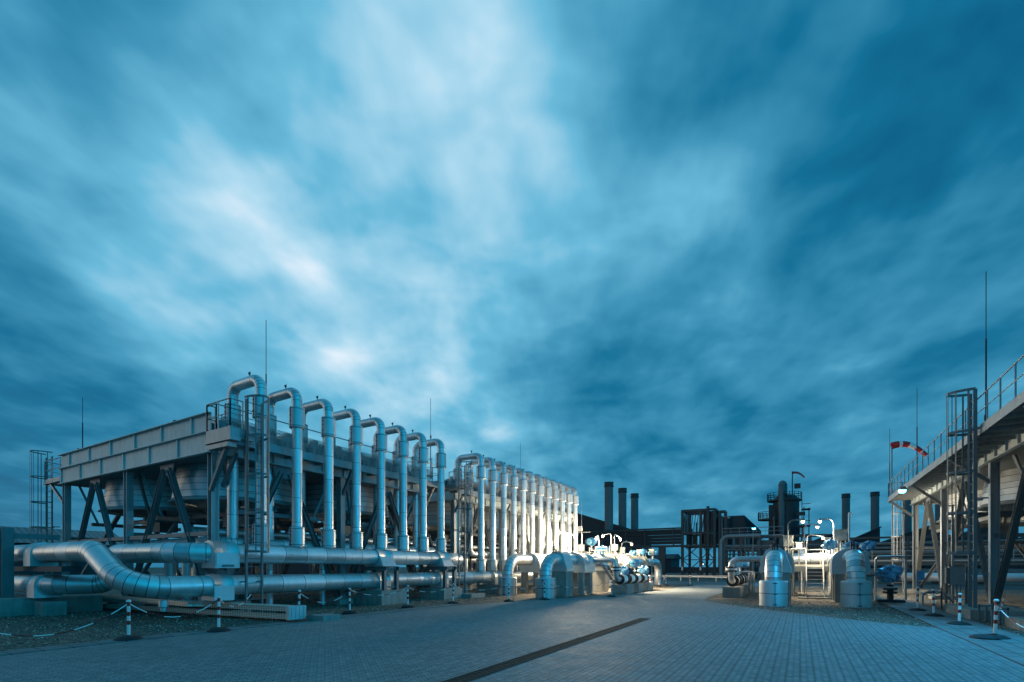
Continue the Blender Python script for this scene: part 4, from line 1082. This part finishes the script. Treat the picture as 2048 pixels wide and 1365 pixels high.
# ---------------------------------------------------------------- windsocks
def windsock(x, y, z0, z1, L, r, dirv, label, second='white'):
    t = thing('windsock', label, 'windsock', (x, y, z0))
    obj('pole', MB().tube((x, y, z0), (x, y, z1), .04, 8), 'galvd', t)
    d = Vector(dirv).normalized(); mb = MB(); n = 5; c = Vector((x, y, z1))
    side_ = d.cross(V(0, 0, 1)).normalized()
    pts = []; N = 10
    for i in range(N+1):
        f_ = i/N; pts.append(c+d*L*f_+V(0, 0, .10*L*math.sin(f_*3.0)*1.0-.55*L*f_*f_*.8))
    prev = None
    for i, p_ in enumerate(pts):
        tt = (pts[min(i+1, N)]-pts[max(i-1, 0)]).normalized(); up = side_.cross(tt); rr = r*(1-.45*i/N)
        o = mb.ring(p_, side_, up, rr, 14)
        if prev is not None: mb.bridge(prev, o, 14, 1 if i in (3, 6, 7) else 0)
        prev = o
    obj('sock', mb, ['fabric', second], t)
windsock(5.7, 44.3, 6.7, 10.5, 2.0, .25, (1, .15, 0), 'red and white windsock on a pole at the far end of right walkway')

# ---------------------------------------------------------------- background plant
t = thing('hall', 'dark clad hall with sloping roof behind the left lamps', 'building', (-55, 96, 0))
mb = MB(); P = [(-70, 0), (-27, 0), (-27, 8.2), (-60, 19.2), (-70, 16)]
mb.v = [V(x, 98, z) for x, z in P]+[V(x, 104, z) for x, z in P]
mb.face([4, 3, 2, 1, 0]); mb.face([5, 6, 7, 8, 9])
for i in range(5): mb.face([i, (i+1) % 5, 5+(i+1) % 5, 5+i])
obj('walls', mb, 'clad', t)
obj('roof_edge', MB().beam((-26.6, 97.9, 8.3), (-60.2, 97.9, 19.4), .3, .35), 'dark', t)
obj('roof_vent', MB().tube((-38.5, 100, 8), (-38.5, 100, 12.2), .22, 10), 'dark', t)
def stack(x, y, z, r, label, group):
    t = thing('chimney_stack', label, 'chimney', (x, y, 0), group)
    obj('shaft', MB().lathe([(r, 0), (r, 5.0, 1), (r, 5.05), (r, 10, 1), (r, 10.05), (r, z)], (x, y, 0), n=28), ['stack', 'dark'], t)
    cp = MB().lathe([(r, z-1.0), (r*1.14, z-.95), (r*1.14, z-.7), (r*1.06, z-.68), (r*1.06, z-.2), (r*1.12, z-.15), (r*1.12, z), (r*.9, z), (r*.9, z-.6), (0, z-.6)], (x, y, 0), n=28)
    obj('cap', cp, 'dark', t)
    return t
for i, y in enumerate((96.3, 105.2, 114.4)):
    stack(-33.6, y, 19.0, .86, ('tallest looking, left', 'middle', 'right')[i]+' of the three grey stacks behind the left lamps', 'three grey stacks')
for i, x in enumerate((9.3, 14.8, 20.6, 26.2)):
    stack(x, 139, 18.9, .82, ('dark stack right of the tower', 'dark stack second from the tower, above the saw-tooth roof', 'dark stack seen behind the warm lit ladder', 'dark stack seen through the cooler legs')[i], 'dark right stacks')
# saw tooth halls at right
def shed(x0, x1, y0, y1, zl, zr, label, name='hall'):
    t = thing(name, label, 'building', ((x0+x1)/2, y0, 0))
    mb = MB(); P = [(x0, 0), (x1, 0), (x1, zr), (x0, zl)]
    mb.v = [V(x, y0, z) for x, z in P]+[V(x, y1, z) for x, z in P]
    mb.face([3, 2, 1, 0]); mb.face([4, 5, 6, 7])
    for i in range(4): mb.face([i, (i+1) % 4, 4+(i+1) % 4, 4+i])
    obj('walls', mb, 'clad', t)
    obj('roof_edge', MB().beam((x0-.2, y0-.1, zl+.12), (x1+.2, y0-.1, zr+.12), .3, .25), 'dark', t)
    return t
shed(.5, 7.9, 121, 138, 6.2, 9.4, 'dark low hall behind the stair lamps')
shed(8.0, 13.7, 121, 137, 6.6, 9.6, 'dark saw-tooth hall with peak left of the second stack')
shed(13.8, 23.5, 121, 137, 6.4, 10.4, 'dark saw-tooth hall with its peak behind the warm lit ladder')
shed(23.6, 33.5, 121, 137, 6.6, 10.6, 'dark saw-tooth hall seen through the cooler legs')
shed(33.6, 60, 121, 137, 6.6, 13, 'dark hall behind the right edge of the plant')
# tower
t = thing('column_vessel', 'tall dark process tower with round platforms and a windsock', 'tower', (-2.7, 104, 0))
obj('shell', MB().lathe([(2.1, 0), (2.1, 14.0), (1.7, 14.8), (.9, 15.1), (0, 15.2)], (-2.2, 104, 0), n=32), 'dark', t)
obj('side_frame', MB().box(-5.0, -3.2, 102.2, 105.5, 0, 13.2), 'dark', t)
obj('overhead_pipe', MB().path([(-2.9, 101.6, 0), (-2.9, 101.6, 17.0), (-2.5, 102.6, 17.0), (-2.5, 102.6, 15)], .52, .5, 16, 0, 6), ['stack', 'dark'], t)
def round_platform(t, x, y, z, r, rad0=0):
    f_ = MB().lathe([(0, z), (r, z), (r, z+.25), (0, z+.25)], (x, y, 0), n=24); pr = obj('platform', f_, 'dark', t)
    rl = MB(); n = 20
    for i in range(n):
        a0, a1 = 2*math.pi*i/n, 2*math.pi*(i+1)/n
        p = V(x+r*math.cos(a0), y+r*math.sin(a0), z); q = V(x+r*math.cos(a1), y+r*math.sin(a1), z)
        rl.tube(p, p+V(0, 0, 1.5), .05, 6)
        for h in (.7, 1.1, 1.5): rl.tube(p+V(0, 0, h), q+V(0, 0, h), .045, 6)
    obj('railing', rl, 'dark', pr)
round_platform(t, -2.5, 104, 13.9, 2.8); round_platform(t, -4.7, 103, 10.4, 2.1); round_platform(t, -2.3, 104, 7.4, 2.8)
obj('cage_ladder', MB().tube((-.2, 101.9, 0), (-.2, 101.9, 14), .06, 6).tube((.3, 102.1, 0), (.3, 102.1, 14), .06, 6).tube((-4.2, 101.6, 10), (-4.2, 101.6, 13.5), .07, 6).box(-.5, .8, 101.6, 102.4, 11.0, 11.6).box(-.4, .7, 101.6, 102.4, 8.8, 9.3), 'dark', t)
lt = MB()
for x, y in ((-6.6, 101.4), (-4.0, 101.2), (.6, 101.4), (1.4, 104)):
    lt.beam((x, y, 0), (x, y, 8 if x < -6 else 12.5), .16, .16)
for z in (2.5, 5, 7.5): lt.beam((-6.6, 101.3, z), (1.4, 101.3, z), .14, .2).beam((-6.6, 101.3, z), (-4.0, 101.3, z-2.4), .1, .1)
for z in (6.0, 9.0, 12.0): lt.box(.2, 1.6, 101.2, 103.5, z, z+.15).box(.2, 1.6, 101.15, 101.2, z+.9, z+1.0)
obj('lattice', lt, 'dark', t)
obj('mast', MB().tube((-1.2, 103, 14), (-1.2, 103, 19.2), .09, 8).box(-.9, .1, 102.9, 103.1, 16.0, 16.9).tube((-3.4, 103, 14), (-3.4, 103, 16.8), .06, 8), 'dark', t)
windsock(-1.2, 103, 17, 18.9, 2.0, .22, (1, .3, -.05), 'small windsock on top of the dark tower', 'stack')
tag(obj('light_mast', MB().tube((-3.9, 96, 0), (-3.9, 96, 10.5), .11, 8), 'stack'), 'slim pale mast standing before the dark tower', 'mast')
# gantry frame
t = thing('gantry_frame', 'dark open steel gantry with cross bracing by the pipe bridge', 'steel frame', (-15, 90, 0))
fr = MB(); xs_ = (-17.6, -14.6, -12.4); ys_ = (88.5, 95)
for x in xs_:
    for y in ys_: fr.beam((x, y, 0), (x, y, 11.6), .42, .42)
for z in (5.4, 7.6, 11.5):
    for y in ys_: fr.beam((xs_[0], y, z), (xs_[-1], y, z), .3, .35)
    for x in xs_: fr.beam((x, ys_[0], z), (x, ys_[1], z), .3, .35)
obj('frame', fr, 'dark', t)
br = MB()
for x, x2 in zip(xs_, xs_[1:]):
    br.beam((x, 88.5, .2), (x2, 88.5, 3.0), .14, .14).beam((x2, 88.5, .2), (x, 88.5, 3.0), .14, .14)
    br.beam((x, 88.5, 3.0), (x2, 88.5, 5.6), .14, .14).beam((x2, 88.5, 3.0), (x, 88.5, 5.6), .14, .14).beam((x, 88.5, 3.0), (x2, 88.5, 3.0), .16, .16)
obj('braces', br, 'dark', t); br = MB()
for i in range(6): br.beam((-17.5, 89+i*1.1, 7.6), (-17.5, 90.2+i*1.1, 11.4), .16, .16)
for i in range(7): br.beam((-17.5, 89+i, 11.5), (-14, 89+i, 11.5), .12, .12)
for i in range(9):
    br.beam((-17.6+i*.45, 88.5, 7.6), (-17.6+(i+1)*.45, 88.5, 11.4), .10, .10)
obj('truss', br, 'dark', t)
mc = MB()
for i in range(9): mc.box(-17.4+i*.9, -16.9+i*.9, 91+i % 3, 92+i % 3, 5.8, 7.2+(i % 3)*.4).tube((-17.2+i*.8, 90.5, 5.6), (-17.2+i*.8, 90.5, 7.5+(i % 4)), .14, 8)
obj('pipework', mc, 'dark', t)
obj('machinery', MB().box(-14.3, -12.6, 89.2, 94.5, 7.8, 11.3).box(-14.2, -12.8, 89, 94, 5.6, 7.4).tube((-13.4, 88.2, 3), (-13.4, 88.2, 12), .25, 10).tube((-11.6, 88.6, 0), (-11.6, 88.6, 11.0), .25, 12).tube((-10.7, 88.6, 0), (-10.7, 88.6, 11.0), .25, 12).tube((-11.6, 88.6, 11), (-10.7, 88.6, 11), .25, 12), 'dark', t)
for x in (-17.6, -14.6):
    obj('marker_board', MB().box(x-.12, x+.12, 88.2, 88.27, 1.2, 1.8, 0).box(x-.12, x+.12, 88.2, 88.27, 1.802, 2.6, 1), ['white', 'red'], t)
t = thing('gallery', 'dark enclosed gallery running back from the gantry', 'building', (-9, 96, 0))
obj('shell', MB().box(-12.3, -8.2, 92.5, 135, 5.5, 10.6), 'clad', t)
obj('legs', MB().box(-12.2, -11.8, 96, 96.4, 0, 5.5).box(-8.7, -8.3, 96, 96.4, 0, 5.5).box(-11.2, -10.8, 112, 112.4, 0, 5.5).box(-7.6, -7.2, 112, 112.4, 0, 5.5), 'dark', t)
rb = MB()
for i in range(30): rb.box(-8.19, -8.1, 92.8+i*1.35, 93.0+i*1.35, 5.6, 10.5)
obj('ribs', rb, 'dark', t)
# pipe bridge
t = thing('pipe_bridge', 'long dark pipe bridge with stacked pipes behind the three stacks', 'pipe bridge', (-24, 88, 0))
fr = MB()
for x in (-47, -42, -37, -32, -27.5, -24, -19): fr.beam((x, 88, 5.4), (x, 88, 8.4), .22, .22)
fr.beam((-50, 88, 8.5), (-17.8, 88, 8.5), .5, .25).beam((-50, 88, 5.4), (-17.8, 88, 5.4), .5, .4)
obj('frame', fr, 'dark', t)
pp = MB()
for i in range(14):
    z = 5.8+i*.185; pp.tube((-50, 88.2+(i % 3)*.4, z), (-17.8, 88.2+(i % 3)*.4, z), .07+.035*(i % 3), 10)
pp.box(-50, -17.8, 89.0, 89.1, 7.6, 8.4)
obj('pipes', pp, 'dark', t)
for x, w_ in ((-26.8, .5), (-24.6, .35), (-21.0, 1.1)): obj('leg', MB().box(x-w_/2, x+w_/2, 87.8, 88.6, 0, 5.3), 'dark', t)
# process rack between gantry and tower
t = thing('process_rack', 'dark process rack crowded with pipes left of the tower', 'pipe rack', (-6, 78, 0))
fr = MB()
for x in (-9.6, -7.4, -5.0, -2.4, .2, 3.0):
    for y in (78, 81): fr.beam((x, y, 0), (x, y, 6.2), .22, .22)
for z in (3.0, 4.6, 6.1): fr.beam((-9.8, 78, z), (3.4, 78, z), .18, .22).beam((-9.8, 81, z), (3.4, 81, z), .18, .22)
obj('frame', fr, 'dark', t)
pp = MB(); random.seed(3)
for i in range(26):
    x = -9.5+random.random()*12.5; z = random.choice((3.1, 4.7, 6.0)); pp.tube((x, 78.5+random.random()*2, 0), (x, 78.5+random.random()*2, z), .06+random.random()*.14, 8)
for i in range(10): z = .8+random.random()*5; pp.tube((-9.8, 78.4+random.random()*2, z), (3.2, 78.4+random.random()*2, z), .07+random.random()*.12, 8)
obj('pipes', pp, 'stack', t)
obj('equipment', MB().box(-9.0, -6.0, 79, 80.6, 0, 2.6).box(-4.6, -2.8, 79, 80.6, .3, 2.2).box(-1.9, 2.8, 79, 80.8, 0, 5.4).box(-5.4, -3.0, 79, 81, 3.2, 5.6), 'dark', t)
obj('railing', railing(MB(), [(-9.8, 77.9), (-2, 77.9)], 6.2, 1.2, 1.2, r=.05), 'galvd', t)
pipe_thing('gooseneck_pipe', 'large grey pipe arching at the left end of process rack', [(-9.6, 74.5, 0), (-9.6, 74.5, 6.1), (-4.6, 74.5, 6.1)], .24, 1.0, 2.5, mats=('stack', 'dark'), n=20)
# right pipe rack below saw tooth roofs
t = thing('pipe_rack', 'long low pipe rack with pipes behind the right cooler', 'pipe rack', (20, 66, 0))
fr = MB()
for i in range(12):
    x = 5+i*5.0; fr.beam((x, 67, 0), (x, 67, 5.0), .25, .25).beam((x, 69.5, 0), (x, 69.5, 5.0), .25, .25)
fr.beam((4, 67, 3.0), (62, 67, 3.0), .2, .25).beam((4, 67, 5.0), (62, 67, 5.0), .2, .2)
obj('frame', fr, 'dark', t)
pp = MB()
for i, (z, r_) in enumerate(((1.2, .42), (2.1, .2), (2.6, .16), (3.35, .22), (3.9, .14), (4.4, .18))): pp.tube((4, 67.6+(i % 3)*.5, z), (62, 67.6+(i % 3)*.5, z), r_, 14)
obj('pipes', pp, 'stack', t)
eq = MB(); random.seed(11)
for i in range(22):
    x = 5+random.random()*50; h = .6+random.random()*2.2; eq.box(x, x+.8+random.random()*2, 70+random.random()*2, 72.5, 0, h+1.5)
obj('equipment', eq, 'dark', t)
tag(obj('handrail', railing(MB(), [(3.5, 58), (60, 58)], 2.3, 1.0, 2.5, r=.03), 'galv'), 'long thin rail of a walkway behind the right cooler', 'railing')
tag(obj('walkway_base', MB().box(3.5, 60, 58, 59.2, 2.1, 2.28).box(4, 4.3, 58.3, 58.6, -.1, 2.1).box(20, 20.3, 58.3, 58.6, -.1, 2.1).box(40, 40.3, 58.3, 58.6, -.1, 2.1), 'dark'), 'dark raised walkway behind the right cooler', 'walkway')
tag(obj('pipe', MB().path([(6, 54.6, .9), (62, 54.6, .9)], .38, .5, 24, 2.5, 4), ['alu', 'seam']), 'thick blue-grey pipe lying low behind the right cooler', 'pipe')
# guard rail along the far road
t = thing('guard_rail', 'steel guard rail along the far side of the road', 'guard rail', (-14, 65, 0))
g = MB()
for z in (.52, .66): g.beam((-30, 65, z), (-6.5, 65, z), .05, .11)
obj('rail', g, 'galv', t)
g = MB()
for i in range(12): g.box(-30+i*2.1, -29.9+i*2.1, 65.05, 65.15, 0, .7)
obj('posts', g, 'galv', t)
tag(obj('far_wall', MB().box(-90, 10, 150, 152, 0, 1.7), 'clad'), 'low wall closing the view under the gantry', 'wall')
tag(obj('far_shed', MB().box(-60, -44, 200, 215, 0, 5).hexa([(-61, 199, 5), (-43, 199, 5), (-43, 216, 5), (-61, 216, 5), (-61, 206, 7), (-43, 206, 7), (-43, 209, 7), (-61, 209, 7)]), 'clad'), 'far low shed on the horizon under the bridge', 'building')
# shed at far left
t = thing('hall', 'long low hall with corrugated roof at the far left', 'building', (-90, 20, 0))
obj('walls', MB().box(-100, -84.5, 5, 33, 0, 4.9), 'clad', t)
mb = MB(); mb.v = [V(-83.8, 4, 4.8), V(-83.8, 33.6, 4.8), V(-90, 33.6, 7.1), V(-90, 4, 7.1), V(-101, 33.6, 4.8), V(-101, 4, 4.8)]
mb.face([0, 1, 2, 3]); mb.face([3, 2, 4, 5]); obj('roof', mb, 'roof', t)
t = thing('hall', 'low dark hall seen between the left cooler legs', 'building', (-75, 42, 0))
obj('walls', MB().box(-95, -60, 48, 60, 0, 4.4), 'clad', t)
obj('roof', MB().hexa([(-96, 47, 4.4), (-59, 47, 4.4), (-59, 61, 4.4), (-96, 61, 4.4), (-96, 52, 5.4), (-59, 52, 5.4), (-59, 56, 5.4), (-96, 56, 5.4)]), 'roof', t)
# machinery under the left coolers
eqs = [(-24, 13, 2.2, 1.6, 1.5), (-28, 15, 1.8, 2.2, 1.3), (-22.6, 19, 1.5, 2.4, 1.7), (-26, 21, 2.4, 1.4, 1.2), (-30.5, 12.5, 2.2, 1.2, 1.8), (-23, 28, 2, 2, 1.6), (-24, 34, 2, 3, 1.7), (-24, 40, 2, 3, 1.5)]
for i, (x, y, a, c, h) in enumerate(eqs):
    t = thing('pump_skid', '%s low machine skid in the dark under the left coolers' % ORD[i], 'machine', (x, y, 0), 'machine skids under coolers')
    obj('base', MB().box(x-a/2, x+a/2, y-c/2, y+c/2, 0, .25), 'conc', t)
    obj('body', MB().lathe([(0, -c*.4), (h*.25, -c*.38), (h*.3, -c*.3), (h*.3, c*.3), (h*.25, c*.38), (0, c*.4)], (x, y, h*.62), (0, 1, 0), n=20).box(x-a*.3, x+a*.3, y-c*.3, y+c*.3, .25, h*.45), 'stack', t)
    obj('pipework', MB().tube((x, y, h*.8), (x, y, h+.9), .08, 8).tube((x, y, h+.9), (x+1.2, y, h+.9), .08, 8).tube((x-a*.4, y, .3), (x-a*.4, y, h+.4), .05, 8), 'galvd', t)
for i, (x, z) in enumerate(((-21.8, 3.3), (-23.0, 3.35), (-24.4, 2.4))):
    pipe_thing('inner_pipe', '%s long pipe running in the dark under the left coolers' % ORD[i], [(x, 11.3, .3), (x, 11.3, z), (x, 44, z)], .17+.05*i, .3, 2.0, group='pipes under the left coolers', n=16)

if sc.render.engine != 'CYCLES': sc.render.engine = 'CYCLES'
sc.cycles.use_denoising = True
